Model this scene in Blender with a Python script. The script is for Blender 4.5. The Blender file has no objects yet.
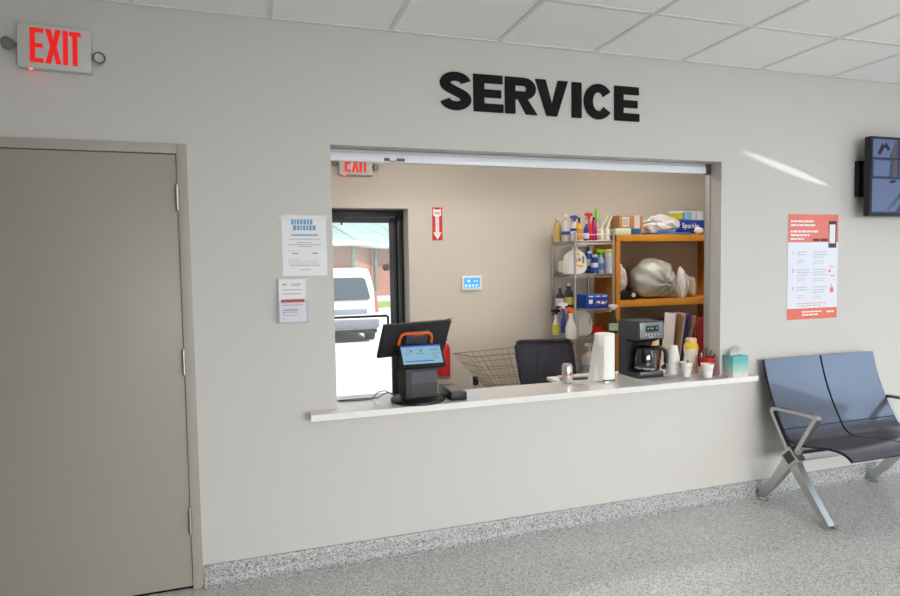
import bpy, bmesh, math, random
from mathutils import Matrix, Vector
random.seed(7)
PI = math.pi
C = bpy.context.scene.collection
sc = bpy.context.scene

# ------------------------------------------------------------------ materials
def srgb(r, g, b):
    f = lambda v: (v/255/12.92) if v/255 <= .04045 else ((v/255+.055)/1.055)**2.4
    return (f(r), f(g), f(b), 1)

MATS = {}
def mat(name, col=(200, 200, 200), rough=.5, metal=0, coat=0, emit=0, ecol=None, trans=0, ior=1.45,
        alpha=1, bump=0, bscale=200, var=0, vscale=8, spec=None):
    if name in MATS: return MATS[name]
    m = bpy.data.materials.new(name); m.use_nodes = True
    nt = m.node_tree; b = nt.nodes['Principled BSDF']
    c = srgb(*col)
    b.inputs['Base Color'].default_value = c
    b.inputs['Roughness'].default_value = rough
    b.inputs['Metallic'].default_value = metal
    b.inputs['Coat Weight'].default_value = coat
    b.inputs['Transmission Weight'].default_value = trans
    b.inputs['IOR'].default_value = ior
    b.inputs['Alpha'].default_value = alpha
    if spec is not None: b.inputs['Specular IOR Level'].default_value = spec
    if emit:
        b.inputs['Emission Color'].default_value = srgb(*(ecol or col))
        b.inputs['Emission Strength'].default_value = emit
    tc = nt.nodes.new('ShaderNodeTexCoord')
    n = nt.nodes.new('ShaderNodeTexNoise'); n.inputs['Scale'].default_value = vscale; n.inputs['Detail'].default_value = 4
    nt.links.new(tc.outputs['Object'], n.inputs['Vector'])
    if var or True:
        v = var or .03
        hs = nt.nodes.new('ShaderNodeMix'); hs.data_type = 'RGBA'
        hs.inputs[6].default_value = tuple(x*(1-v) for x in c[:3])+(1,)
        hs.inputs[7].default_value = tuple(min(1, x*(1+v)) for x in c[:3])+(1,)
        nt.links.new(n.outputs['Fac'], hs.inputs[0]); nt.links.new(hs.outputs[2], b.inputs['Base Color'])
    if bump:
        n2 = nt.nodes.new('ShaderNodeTexNoise'); n2.inputs['Scale'].default_value = bscale; n2.inputs['Detail'].default_value = 2
        nt.links.new(tc.outputs['Object'], n2.inputs['Vector'])
        bp = nt.nodes.new('ShaderNodeBump'); bp.inputs['Strength'].default_value = bump; bp.inputs['Distance'].default_value = .002
        nt.links.new(n2.outputs['Fac'], bp.inputs['Height']); nt.links.new(bp.outputs['Normal'], b.inputs['Normal'])
    MATS[name] = m
    return m

def terrazzo(name, cols, scale, rough=.35, coat=.3):
    m = bpy.data.materials.new(name); m.use_nodes = True; nt = m.node_tree; b = nt.nodes['Principled BSDF']
    tc = nt.nodes.new('ShaderNodeTexCoord')
    v = nt.nodes.new('ShaderNodeTexVoronoi'); v.inputs['Scale'].default_value = scale
    nt.links.new(tc.outputs['Object'], v.inputs['Vector'])
    sep = nt.nodes.new('ShaderNodeSeparateColor'); nt.links.new(v.outputs['Color'], sep.inputs[0])
    r = nt.nodes.new('ShaderNodeValToRGB'); r.color_ramp.interpolation = 'CONSTANT'
    e = r.color_ramp.elements
    while len(e) < len(cols): e.new(.5)
    for k, (p, c) in enumerate(cols): e[k].position = p; e[k].color = srgb(*c)
    nt.links.new(sep.outputs[0], r.inputs[0])
    n = nt.nodes.new('ShaderNodeTexNoise'); n.inputs['Scale'].default_value = 3; n.inputs['Detail'].default_value = 3
    nt.links.new(tc.outputs['Object'], n.inputs['Vector'])
    mx = nt.nodes.new('ShaderNodeMix'); mx.data_type = 'RGBA'; mx.blend_type = 'MULTIPLY'; mx.inputs[0].default_value = .12
    nt.links.new(r.outputs[0], mx.inputs[6]); nt.links.new(n.outputs['Fac'], mx.inputs[7])
    nt.links.new(mx.outputs[2], b.inputs['Base Color'])
    b.inputs['Roughness'].default_value = rough; b.inputs['Coat Weight'].default_value = coat; b.inputs['Coat Roughness'].default_value = .25
    bp = nt.nodes.new('ShaderNodeBump'); bp.inputs['Strength'].default_value = .15; bp.inputs['Distance'].default_value = .001
    nt.links.new(v.outputs['Distance'], bp.inputs['Height']); nt.links.new(bp.outputs['Normal'], b.inputs['Normal'])
    return m

def brickmat():
    m = bpy.data.materials.new('brick_wall'); m.use_nodes = True; nt = m.node_tree; b = nt.nodes['Principled BSDF']
    tc = nt.nodes.new('ShaderNodeTexCoord'); mp = nt.nodes.new('ShaderNodeMapping'); mp.inputs['Rotation'].default_value = (PI/2, 0, 0)
    br = nt.nodes.new('ShaderNodeTexBrick'); br.inputs['Scale'].default_value = 3
    br.inputs['Color1'].default_value = srgb(150, 98, 82); br.inputs['Color2'].default_value = srgb(164, 114, 96); br.inputs['Mortar'].default_value = srgb(176, 156, 142)
    nt.links.new(tc.outputs['Object'], mp.inputs[0]); nt.links.new(mp.outputs[0], br.inputs['Vector']); nt.links.new(br.outputs['Color'], b.inputs['Base Color'])
    b.inputs['Roughness'].default_value = .9
    return m

# ------------------------------------------------------------------ mesh builder
class MB:
    def __init__(s): s.bm = bmesh.new(); s.M = Matrix.Identity(4)
    def _v(s, p): return s.bm.verts.new(s.M @ Vector(p))
    def face(s, pts):
        vs = [s._v(p) for p in pts]
        try: return s.bm.faces.new(vs)
        except ValueError: return None
    def box(s, a, b, bev=0, M=None):
        x0, y0, z0 = a; x1, y1, z1 = b
        c = Matrix.Translation(((x0+x1)/2, (y0+y1)/2, (z0+z1)/2)) @ Matrix.Diagonal((abs(x1-x0), abs(y1-y0), abs(z1-z0), 1))
        if M is not None: c = M @ c
        r = bmesh.ops.create_cube(s.bm, size=1, matrix=s.M @ c)
        if bev:
            es = set(e for v in r['verts'] for e in v.link_edges)
            bmesh.ops.bevel(s.bm, geom=list(es), offset=bev, segments=2, affect='EDGES', profile=.5)
        return s
    def cyl(s, p0, p1, r, r2=None, n=20, caps=True):
        p0, p1 = Vector(p0), Vector(p1); d = p1-p0
        M = Matrix.Translation((p0+p1)/2) @ d.to_track_quat('Z', 'Y').to_matrix().to_4x4()
        bmesh.ops.create_cone(s.bm, cap_ends=caps, segments=n, radius1=r, radius2=r if r2 is None else r2, depth=d.length, matrix=s.M @ M)
        return s
    def ball(s, c, r, sc_=(1, 1, 1), n=16):
        M = Matrix.Translation(c) @ Matrix.Diagonal((*sc_, 1))
        bmesh.ops.create_uvsphere(s.bm, u_segments=n, v_segments=max(8, n//2+2), radius=r, matrix=s.M @ M); return s
    def lathe(s, prof, n=24, c=(0, 0, 0), sx=1, sy=1):
        rings = []
        for r, z in prof:
            if r < 1e-5: rings.append([s._v((c[0], c[1], c[2]+z))])
            else: rings.append([s._v((c[0]+r*sx*math.cos(2*PI*k/n), c[1]+r*sy*math.sin(2*PI*k/n), c[2]+z)) for k in range(n)])
        for A, B in zip(rings, rings[1:]):
            for k in range(n):
                q = (k+1) % n
                if len(A) == 1 and len(B) == 1: continue
                if len(A) == 1: s.bm.faces.new((A[0], B[q], B[k]))
                elif len(B) == 1: s.bm.faces.new((A[k], A[q], B[0]))
                else: s.bm.faces.new((A[k], A[q], B[q], B[k]))
        return s
    def tube(s, pts, r, n=8, closed=False):
        pts = [Vector(p) for p in pts]; N = len(pts); rings = []
        for i, p in enumerate(pts):
            if closed: t = pts[(i+1) % N]-pts[i-1]
            else: t = pts[min(i+1, N-1)]-pts[max(i-1, 0)]
            t.normalize(); up = Vector((0, 0, 1)) if abs(t.z) < .95 else Vector((1, 0, 0))
            a = t.cross(up).normalized(); b = t.cross(a)
            rings.append([s._v(p+(a*math.cos(2*PI*k/n)+b*math.sin(2*PI*k/n))*r) for k in range(n)])
        R = list(zip(rings, rings[1:])) + ([(rings[-1], rings[0])] if closed else [])
        for A, B in R:
            for k in range(n): s.bm.faces.new((A[k], A[(k+1) % n], B[(k+1) % n], B[k]))
        if not closed:
            s.bm.faces.new(rings[0][::-1]); s.bm.faces.new(rings[-1])
        return s
    def prism(s, poly, d0, d1, plane='XZ'):
        # poly in plane, extruded along the third axis from d0 to d1
        mp = {'XZ': lambda p, d: (p[0], d, p[1]), 'YZ': lambda p, d: (d, p[0], p[1]), 'XY': lambda p, d: (p[0], p[1], d)}[plane]
        A = [s._v(mp(p, d0)) for p in poly]; B = [s._v(mp(p, d1)) for p in poly]; n = len(poly)
        s.bm.faces.new(A); s.bm.faces.new(B[::-1])
        for k in range(n): s.bm.faces.new((A[k], A[(k+1) % n], B[(k+1) % n], B[k]))
        return s
    def sweep(s, path, w, h=None):   # rectangular bar along a path in the YZ plane; w across X
        return s
    def rect(s, x0, z0, x1, z1, y=0, t=.0006):
        return s.box((x0, y-t, z0), (x1, y, z1))
    def text(s, body, size, M, ext=.0006, bold=0, align='LEFT'):
        cu = bpy.data.curves.new('t', 'FONT'); cu.body = body; cu.size = size; cu.extrude = ext; cu.offset = bold; cu.align_x = align; cu.resolution_u = 3
        o = bpy.data.objects.new('t', cu); C.objects.link(o)
        dg = bpy.context.evaluated_depsgraph_get()
        me = bpy.data.meshes.new_from_object(o.evaluated_get(dg))
        me.transform(s.M @ M @ Matrix.Rotation(PI/2, 4, 'X'))
        s.bm.from_mesh(me); bpy.data.meshes.remove(me); bpy.data.objects.remove(o); bpy.data.curves.remove(cu)
        return s
    def done(s, name, m, parent=None, loc=None, smooth=35, normals=True):
        if normals: bmesh.ops.recalc_face_normals(s.bm, faces=s.bm.faces)
        me = bpy.data.meshes.new(name); s.bm.to_mesh(me); s.bm.free()
        me.materials.append(m)
        if smooth:
            me.shade_smooth(); me.set_sharp_from_angle(angle=math.radians(smooth))
        o = bpy.data.objects.new(name, me); C.objects.link(o)
        if parent: o.parent = parent
        if loc: o.location = loc
        return o

def thing(name, label, cat, loc=(0, 0, 0), rz=0, group=None):
    o = bpy.data.objects.new(name, None); C.objects.link(o); o.empty_display_size = .05
    o.location = loc; o.rotation_euler = (0, 0, rz)
    o['label'] = label; o['category'] = cat
    if group: o['group'] = group
    return o
def tag(o, label, cat, group=None, kind=None):
    o['label'] = label; o['category'] = cat
    if group: o['group'] = group
    if kind: o['kind'] = kind
    return o
def struct(o): o['kind'] = 'structure'; return o
T = Matrix.Translation
def RX(a): return Matrix.Rotation(a, 4, 'X')
def RY(a): return Matrix.Rotation(a, 4, 'Y')
def RZ(a): return Matrix.Rotation(a, 4, 'Z')
def copy_tree(o, parent=None):
    c = o.copy(); C.objects.link(c); c.parent = parent
    for ch in list(o.children): copy_tree(ch, c)
    return c

# ------------------------------------------------------------------ palette
wall_m = mat('wall_paint', (205, 202, 197), .6, bump=.25, bscale=260, var=.015, vscale=1.5)
wall_in = mat('office_wall_paint', (204, 197, 186), .65, bump=.25, bscale=260, var=.015, vscale=1.5)
door_m = mat('door_paint', (162, 158, 146), .42, bump=.12, bscale=150, var=.015, vscale=2)
frame_m = mat('door_frame_paint', (170, 166, 155), .45)
white = mat('white_plastic', (232, 232, 230), .45)
offw = mat('off_white_plastic', (205, 204, 200), .5)
paper = mat('white_paper', (236, 236, 238), .6)
chrome = mat('chrome', (200, 200, 202), .25, 1)
steel = mat('brushed_steel', (178, 178, 176), .38, 1)
alum = mat('cast_aluminium', (188, 188, 186), .34, .9)
alpaint = mat('satin_aluminium', (232, 234, 238), .45, .1)
black = mat('black_plastic', (22, 22, 24), .4)
blackm = mat('matte_black', (30, 30, 33), .65)
dgrey = mat('dark_grey_plastic', (62, 63, 67), .45)
lgrey = mat('grey_plastic', (120, 121, 124), .45)
red = mat('red_plastic', (200, 32, 30), .4)
orange = mat('orange_plastic', (232, 104, 30), .4)
oak = mat('honey_oak', (206, 140, 46), .5, var=.12, vscale=3)
oakd = mat('oak_side', (196, 124, 36), .5, var=.1, vscale=3)
quartz = mat('white_quartz', (232, 229, 224), .22, coat=.3, var=.02, vscale=20)
glass = mat('clear_glass', (225, 235, 238), .03, alpha=.10)
acryl = mat('clear_acrylic', (225, 225, 245), .1, alpha=.13)
txt_grey = mat('grey_print', (150, 150, 155), .7)
txt_dark = mat('dark_print', (70, 70, 76), .7)
txt_red = mat('red_print', (190, 50, 50), .7)
txt_white = mat('white_print', (245, 240, 240), .6)

# ------------------------------------------------------------------ the room
H = 2.82
XL, XR, YB = -1.6, 7.4, -6.6       # lobby extents
def wall_y(name, m, x0, x1, z0, z1, y0, y1, holes):
    xs = sorted({x0, x1, *[h[0] for h in holes], *[h[1] for h in holes]}); zs = sorted({z0, z1, *[h[2] for h in holes], *[h[3] for h in holes]})
    mb = MB()
    inh = lambda x, z: any(h[0] < x < h[1] and h[2] < z < h[3] for h in holes)
    for a, b in zip(xs, xs[1:]):
        for c, d in zip(zs, zs[1:]):
            if not inh((a+b)/2, (c+d)/2):
                mb.face([(a, y0, c), (b, y0, c), (b, y0, d), (a, y0, d)]); mb.face([(a, y1, c), (a, y1, d), (b, y1, d), (b, y1, c)])
    for h in holes+[(x0, x1, z0, z1)]:
        a, b, c, d = h
        for q in ([(a, y0, c), (a, y1, c), (a, y1, d), (a, y0, d)], [(b, y0, c), (b, y1, c), (b, y1, d), (b, y0, d)],
                  [(a, y0, d), (b, y0, d), (b, y1, d), (a, y1, d)], [(a, y0, c), (b, y0, c), (b, y1, c), (a, y1, c)]): mb.face(q)
    bmesh.ops.remove_doubles(mb.bm, verts=mb.bm.verts, dist=1e-5)
    return struct(mb.done(name, m, smooth=0))
def wall_x(name, m, y0, y1, z0, z1, x0, x1, holes):
    o = wall_y(name, m, y0, y1, z0, z1, -x1, -x0, holes)
    o.data.transform(Matrix.Rotation(PI/2, 4, 'Z') @ Matrix.Identity(4))
    return o

OX0, OX1, OZ0, OZ1 = .891, 3.365, .837, 2.216
wall_y('wall_front', wall_m, XL, XR, 0, H, 0, .15, [(OX0, OX1, OZ0-.033, OZ1), (-.80, .168, 0, 2.146)])
# lobby side, back and far walls with big shop windows (behind the camera)
wall_y('wall_rear', wall_m, XL, XR, 0, H, YB-.15, YB, [(.3, 6.0, .12, 2.35)])
wall_x('wall_left', mat('bounce_cut_dark', (92, 88, 82), .6), YB, 0, 0, H, XL-.15, XL, [])  # unseen wall, coloured dark to cut bounce light on the left
wall_x('wall_right', wall_m, YB, 0, 0, H, XR, XR+.15, [(-6.1, -1.9, .12, 2.3)])
# office behind the counter
IX0, IX1, IY1 = .15, 5.9, 2.4
wall_y('wall_back', wall_in, IX0-.15, IX1+.15, -.05, H, IY1, IY1+.30, [(.86, 1.904, 0, 2.113)])
wall_x('wall_office_left', wall_in, .15, IY1, 0, H, IX0-.15, IX0, [])
wall_x('wall_office_right', wall_in, .15, IY1, 0, H, IX1, IX1+.15, [])

floor_m = terrazzo('speckled_floor', [(0, (116, 116, 116)), (.06, (162, 161, 158)), (.2, (192, 191, 187)), (.45, (208, 207, 203)), (.68, (222, 221, 218)), (.86, (238, 237, 234))], 210)
base_m = terrazzo('speckled_base', [(0, (92, 92, 96)), (.09, (136, 137, 139)), (.25, (162, 163, 163)), (.45, (178, 178, 177)), (.68, (192, 192, 190)), (.86, (208, 208, 205))], 190, .5, .05)
struct(MB().box((XL-.15, YB-.15, -.12), (XR+.15, IY1+.3, 0)).done('floor', floor_m, smooth=0))

# suspended ceiling
tile_m = mat('ceiling_tile', (248, 248, 247), .9, bump=.6, bscale=420, var=.04, vscale=60)
struct(MB().box((XL-.15, YB-.15, H), (XR+.15, IY1+.3, H+.05)).done('ceiling', tile_m, smooth=0))
mb = MB()
k = -2
while k*.6096 < XR:
    x = k*.6096
    if x > XL: mb.box((x-.0115, YB, H-.004), (x+.0115, 0, H+.001))
    k += 1
y = -.576
while y > YB:
    mb.box((XL, y-.0115, H-.0045), (XR, y+.0115, H+.001)); y -= .6096
mb.box((XL, -.02, H-.006), (XR, 0, H+.001))
struct(mb.done('trim_1', mat('ceiling_grid', (222, 223, 221), .5), smooth=0))

# coved terrazzo base
def cove(x0, x1, name):
    P = [(0, 0), (0, .106), (-.009, .106), (-.012, .102), (-.013, .05)]
    for a in range(0, 7):
        t = a/6*PI/2; P.append((-.013-.035*(1-math.cos(t)), .05-.047*math.sin(t)-.0))
    P += [(-.05, .001), (-.05, 0)]
    return struct(MB().prism(P, x0, x1, 'YZ').done(name, base_m, smooth=50))
cove(.213, XR, 'baseboard_front')
cove(XL, -.845, 'baseboard_left')

# ------------------------------------------------------------------ door to the left
fr = struct(MB().done('door_1', frame_m)) if False else None
mb = MB()
mb.box((.160, -.016, 0), (.206, .10, 2.184), .002); mb.box((-.838, -.016, 0), (-.792, .10, 2.184), .002); mb.box((-.7925, -.0155, 2.138), (.1605, .10, 2.184), .002)
df = struct(mb.done('door_1', frame_m))
dl = MB().box((-.789, -.006, .012), (.157, .038, 2.134), .0015).done('door_leaf', door_m, df)
for z in (1.93, 1.135, .345):
    mb = MB(); mb.cyl((.158, -.017, z-.058), (.158, -.017, z+.058), .0085, n=12)
    for q in range(1, 5): mb.cyl((.158, -.017, z-.058+.0232*q-.001), (.158, -.017, z-.058+.0232*q+.001), .0095, n=12)
    mb.ball((.158, -.017, z+.06), .0075); mb.ball((.158, -.017, z-.06), .0075)
    mb.done('hinge', steel, df)
mb = MB(); mb.cyl((-.715, -.006, 1.06), (-.715, -.018, 1.06), .033); mb.cyl((-.715, -.018, 1.06), (-.715, -.055, 1.06), .011)
mb.tube([(-.715, -.055, 1.06), (-.69, -.06, 1.061), (-.65, -.06, 1.060), (-.61, -.057, 1.056), (-.592, -.052, 1.052)], .0085)
mb.done('door_handle', chrome, df)

# ------------------------------------------------------------------ service counter
ct = thing('service_counter', 'white quartz counter ledge running through the service opening', 'counter', (0, 0, OZ0-.033))
MB().prism([(.748, -.098), (3.585, -.098), (3.585, -.0005), (OX1-.001, -.0005), (OX1-.001, .151), (3.52, .151), (3.52, .34), (2.75, .34), (2.70, .215), (OX0+.001, .215), (OX0+.001, -.0005), (.748, -.0005)], 0, .033, 'XY').done('countertop', quartz, ct, smooth=0)

# rolling shutter in the head of the opening
sh = thing('roller_shutter', 'rolled-up white metal shutter in the top of the service opening', 'shutter', (OX0, .1, OZ1))
MB().box((.002, -.012, -.066), (2.43, .02, -.022), .004).done('bottom_bar', alpaint, sh)
MB().box((.002, -.004, -.026), (2.43, .03, -.002), .003).done('curtain', mat('shutter_slats', (190, 192, 196), .5, .2), sh)
MB().box((2.43, -.006, -.066), (2.473, .03, -.002), .002).done('end_shade_slot', mat('shutter_shadow_gap', (70, 66, 60), .7), sh)  # solid block coloured dark for the shaded slot beside the bar
mb = MB(); mb.box((.300, -.017, -.060), (.330, -.012, -.044)); mb.box((.330, -.016, -.062), (.370, -.012, -.057)); mb.box((.370, -.017, -.060), (.415, -.012, -.044)); mb.done('latch', mat('latch_brown', (104, 78, 74), .5), sh)
MB().box((2.466, .0, -1.378), (2.4735, .045, -.068), .002).done('guide_rail', mat('guide_rail_grey', (176, 174, 166), .45, .3), sh)
MB().box((.0005, .0, -1.378), (.007, .045, -.068), .002).done('guide_rail', mat('guide_rail_grey'), sh)

# ------------------------------------------------------------------ SERVICE letters
letter_m = mat('black_letter', (20, 20, 21), .65, spec=.2)
def ribbon(mb, pts, tx, tz, y0, y1):
    n = len(pts); L = []; R_ = []
    for i, (x, z) in enumerate(pts):
        a = pts[max(i-1, 0)]; b = pts[min(i+1, n-1)]
        dx, dz = b[0]-a[0], b[1]-a[1]; l = math.hypot(dx, dz); nx, nz = -dz/l, dx/l
        t = math.sqrt((nx*tx)**2+(nz*tz)**2)/2
        L.append((x+nx*t, z+nz*t)); R_.append((x-nx*t, z-nz*t))
    mb.prism(L+R_[::-1], y0, y1)
def arc(cx, cz, rx, rz, a0, a1, n=18):
    return [(cx+rx*math.cos(math.radians(a0+(a1-a0)*k/n)), cz+rz*math.sin(math.radians(a0+(a1-a0)*k/n))) for k in range(n+1)]
def letter_shape(ch, mb, y0, y1):
    if ch == 'E':
        mb.prism([(0, 0), (.84, 0), (.84, .225), (.30, .225), (.30, .39), (.78, .39), (.78, .605), (.30, .605), (.30, .775), (.82, .775), (.82, 1), (0, 1)], y0, y1)
    elif ch == 'I': mb.prism([(0, 0), (.3, 0), (.3, 1), (0, 1)], y0, y1)
    elif ch == 'V': mb.prism([(.34, 0), (.66, 0), (1, 1), (.69, 1), (.505, .32), (.31, 1), (0, 1)], y0, y1)
    elif ch == 'R':
        mb.prism([(0, 0), (.30, 0), (.30, 1), (0, 1)], y0, y1)
        ribbon(mb, [(.2, .888), (.56, .888)]+arc(.56, .70, .21, .188, 78, -78, 14)+[(.56, .512), (.2, .512)], .29, .22, y0+.0004, y1)
        mb.prism([(.36, .44), (.64, .44), (.96, 0), (.62, 0)], y0+.0002, y1)
    elif ch == 'C': ribbon(mb, arc(.47, .5, .33, .39, 34, 326, 40), .29, .235, y0, y1)
    elif ch == 'S': ribbon(mb, arc(.44, .715, .29, .175, 8, 235, 26)+arc(.44, .285, .295, .175, 55, -172, 26), .29, .23, y0, y1)
xs = [(1.486, 1.666), (1.680, 1.857), (1.868, 2.067), (2.055, 2.262), (2.288, 2.351), (2.368, 2.560), (2.573, 2.745)]
wd = {'S': .88, 'E': .84, 'R': .96, 'V': 1, 'I': .3, 'C': .94}
desc = ['first letter of the word, before E', 'second letter, between S and R', 'third letter, between E and V', 'fourth letter, between R and I', 'fifth letter, between V and C', 'sixth letter, between I and E', 'last letter, right of C']
for (x0, x1), ch, d in zip(xs, 'SERVICE', desc):
    mb = MB(); hgt = .203
    mb.M = T((0, 0, 0)) @ Matrix.Diagonal(((x1-x0)/wd[ch], 1, hgt, 1))
    letter_shape(ch, mb, -.010, -.0005)
    o = mb.done('wall_letter', letter_m, None, (x0, 0, 2.431), smooth=30)
    tag(o, f'thick black capital {ch} above the service opening, {d}', 'letter', 'letters of the SERVICE sign on the wall')

# ------------------------------------------------------------------ exit signs
exit_red = mat('exit_letter_red', (150, 20, 18), .5, emit=.66, ecol=(245, 26, 26))
def exit_sign(label, loc, w, h, tilt=0):
    t = thing('exit_sign', label, 'exit sign', loc)
    M = RY(tilt)
    mb = MB(); mb.M = M; mb.box((0, -.045, 0), (w, -.002, h), .006); mb.done('housing', offw, t)
    mb = MB(); mb.M = M @ T((w*.175, 0, h*.13)) @ Matrix.Diagonal((w*.66, 1, h*.78, 1))
    y0, y1 = -.0475, -.044
    mb.prism([(0, 0), (.275, 0), (.275, .13), (.105, .13), (.105, .435), (.26, .435), (.26, .56), (.105, .56), (.105, .87), (.275, .87), (.275, 1), (0, 1)], y0, y1)
    mb.prism([(.31, 0), (.42, 0), (.475, .31), (.53, 0), (.64, 0), (.54, .5), (.63, 1), (.52, 1), (.475, .70), (.425, 1), (.315, 1), (.41, .5)], y0, y1)
    mb.prism([(.67, 0), (.775, 0), (.775, 1), (.67, 1)], y0, y1)
    mb.prism([(.865, 0), (.97, 0), (.97, .87), (1.04, .87), (1.04, 1), (.80, 1), (.80, .87), (.865, .87)], y0, y1)
    mb.done('lettering', exit_red, t, smooth=0)
    for s in (0, 1):
        cx = -.028 if s == 0 else w+.026; cz = h*.52 if s == 0 else h*.40
        mb = MB(); mb.M = M
        mb.cyl((cx, -.02, cz), (w*.5+(cx-w*.5)*.8, -.02, cz), .009)
        mb.lathe([(0, 0), (.014, 0), (.024, .018), (.026, .038), (.0245, .044), (.021, .038), (.018, .030)], 20, (0, 0, 0)) if False else None
        mb.M = M @ T((cx, -.03, cz)) @ RZ(-.35 if s == 0 else .35) @ RX(PI/2+.25)
        mb.lathe([(0, -.012), (.014, -.012), (.023, .004), (.0265, .026), (.024, .030), (.020, .022), (.012, .012), (0, .009)], 20)
        hd = mb.done('lamp_head', lgrey, t)
        mb = MB(); mb.M = M @ T((cx, -.03, cz)) @ RZ(-.35 if s == 0 else .35) @ RX(PI/2+.25)
        mb.lathe([(0, .024), (.010, .0235), (.0195, .022)], 20); mb.done('lamp_lens', mat('lamp_lens', (150, 150, 148), .3, .2), hd)
    mb = MB(); mb.M = M; mb.ball((w*.17, -.034, -.002), .0042); mb.done('indicator_light', mat('indicator_red', (255, 60, 60), .4, emit=25, ecol=(255, 30, 30)), t)
    return t
exit_sign('white box EXIT sign with red letters high above the grey door', (-.464, 0, 2.486), .288, .192, .03)
exit_sign('white box EXIT sign seen through the opening, above the glass door', (1.262, IY1, 2.405), .302, .20, .01)

# ------------------------------------------------------------------ notice sheet and brochure holder
t = thing('notice_sheet', 'laminated white sheet with blue heading taped left of the opening', 'notice', (.636, -.001, 1.542))
MB().box((0, -.0015, 0), (.224, 0, .308)).done('sheet', paper, t)
MB().box((-.014, -.0024, .285), (.238, -.0018, .312)).done('clear_tape', mat('clear_tape', (235, 235, 235), .2, alpha=.25), t)
mb = MB()
x = .048
for r, (z0, z1) in enumerate(((.262, .288), (.233, .258))):
    x = .048 + .008*r
    for w_ in ((.012, .008, .013, .012, .014, .010, .013) if r == 0 else (.018, .012, .008, .012, .010, .014, .016)):
        mb.rect(x, z0, x+w_, z1, -.0018); x += w_+.004
mb.done('heading', mat('blue_print', (112, 168, 200), .6), t, smooth=0)
mb = MB()
for z, x0, x1 in ((.205, .048, .180), (.186, .038, .192), (.168, .075, .150), (.158, .030, .198), (.149, .08, .15), (.052, .04, .19), (.030, .085, .14)): mb.rect(x0, z, x1, z+.0025 if z < .2 else z+.007, -.0018)
mb.rect(.05, .112, .078, .118, -.0018); mb.rect(.15, .112, .178, .118, -.0018)
mb.done('printed_lines', txt_grey, t, smooth=0)
mb = MB()
for z, x1 in ((.128, .06), (.082, .09), (.071, .18), (.060, .18)): mb.rect(.03, z, x1, z+.002, -.0018)
mb.done('printed_lines', mat('pale_red_print', (215, 150, 150), .7), t, smooth=0)

t = thing('brochure_holder', 'clear wall rack holding a white leaflet with a red band', 'brochure holder', (.600, -.001, 1.306))
mb = MB(); mb.box((0, -.003, 0), (.158, 0, .15)); mb.box((0, -.034, 0), (.158, -.031, .11)); mb.box((0, -.034, 0), (.003, 0, .155)); mb.box((.155, -.034, 0), (.158, 0, .155)); mb.box((0, -.034, -.003), (.158, 0, 0)); mb.done('rack', acryl, t)
lf = MB().box((.012, -.026, .004), (.146, -.006, .222)).done('leaflets', paper, t)
mb = MB(); mb.rect(.022, .102, .138, .118, -.0262); mb.rect(.03, .062, .105, .067, -.0262); mb.rect(.03, .192, .052, .197, -.0262); mb.done('red_print', txt_red, lf, smooth=0)
mb = MB()
for z, x0, x1 in ((.195, .075, .12), (.188, .075, .12), (.165, .03, .13), (.145, .03, .12), (.088, .03, .13), (.052, .03, .10), (.036, .03, .10)): mb.rect(x0, z, x1, z+.003, -.0262)
mb.rect(.03, .048, .038, .053, -.0262); mb.rect(.03, .018, .04, .022, -.0262)
mb.done('grey_print', txt_grey, lf, smooth=0)

# ------------------------------------------------------------------ poster on the right
t = thing('wall_poster', 'tall white poster with coral red header and footer bands', 'poster', (3.915, -.001, 1.176))
W_, H_ = .442, .712
MB().box((0, -.0015, 0), (W_, 0, H_)).done('sheet', mat('glossy_poster', (228, 230, 240), .25), t)
coral = mat('coral_red', (230, 116, 94), .3)
MB().rect(0, H_*.735, W_, H_, -.0016).done('header_band', coral, t, smooth=0); MB().rect(0, 0, W_, H_*.105, -.0016).done('footer_band', coral, t, smooth=0)
mb = MB()
def bars(mb, x0, z, x1, n, dz, h, y=-.0024, seed=0):
    r = random.Random(seed)
    for k in range(n):
        x = x0; e = x1 - r.random()*(x1-x0)*.3
        while x < e:
            w = min(.016+r.random()*.03, e-x); mb.rect(x, z-k*dz, x+w, z-k*dz+h, y); x += w+.006
for z, x1 in ((.658, .23), (.632, .26), (.590, .26), (.565, .25), (.540, .16)): bars(mb, .02, z, x1, 1, 1, .013, seed=int(z*1000))
bars(mb, .13, .045, .32, 2, .020, .009, seed=3); bars(mb, .35, .040, .43, 1, 1, .010, seed=5)
mb.done('white_print', txt_white, t, smooth=0)
mb = MB()
for r_, z in enumerate((.455, .335, .215)):
    bars(mb, .08, z, .19, 2+r_ % 2, .018, .005, seed=20+r_); bars(mb, .22, z, .36, 3, .018, .005, seed=30+r_); bars(mb, .08, z-.055, .16, 2, .014, .0035, seed=40+r_); bars(mb, .22, z-.062, .33, 2, .014, .0035, seed=50+r_)
mb.done('grey_print', mat('soft_grey_print', (176, 178, 188), .6), t, smooth=0)
mb = MB()
bars(mb, .08, .105, .37, 2, .016, .005, seed=60)
mb.done('pale_red_print', mat('pale_red_print', (215, 150, 150), .7), t, smooth=0)
mb = MB()
for k, z in enumerate((.44, .32, .20)): mb.text(str(k+1), .036, T((.035, -.0022, z)), .0004)
mb.box((.372, -.0024, .345), (.378, -.0017, .365)); mb.ball((.37, -.002, .325), .010, (1, .1, 1)); mb.rect(.375, .29, .41, .296, -.0020); mb.rect(.385, .352, .41, .356, -.0020)
mb.ball((.392, -.002, .195), .017, (1, .06, 1.2)); mb.box((.383, -.0024, .20), (.389, -.0017, .24))
mb.done('red_print', coral, t, smooth=0)
ph = MB().rect(.355, .485, .425, .668, -.0022).done('phone_picture', txt_dark, t, smooth=0)
MB().rect(.361, .515, .413, .645, -.0030).done('screen', paper, ph, smooth=0)
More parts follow.
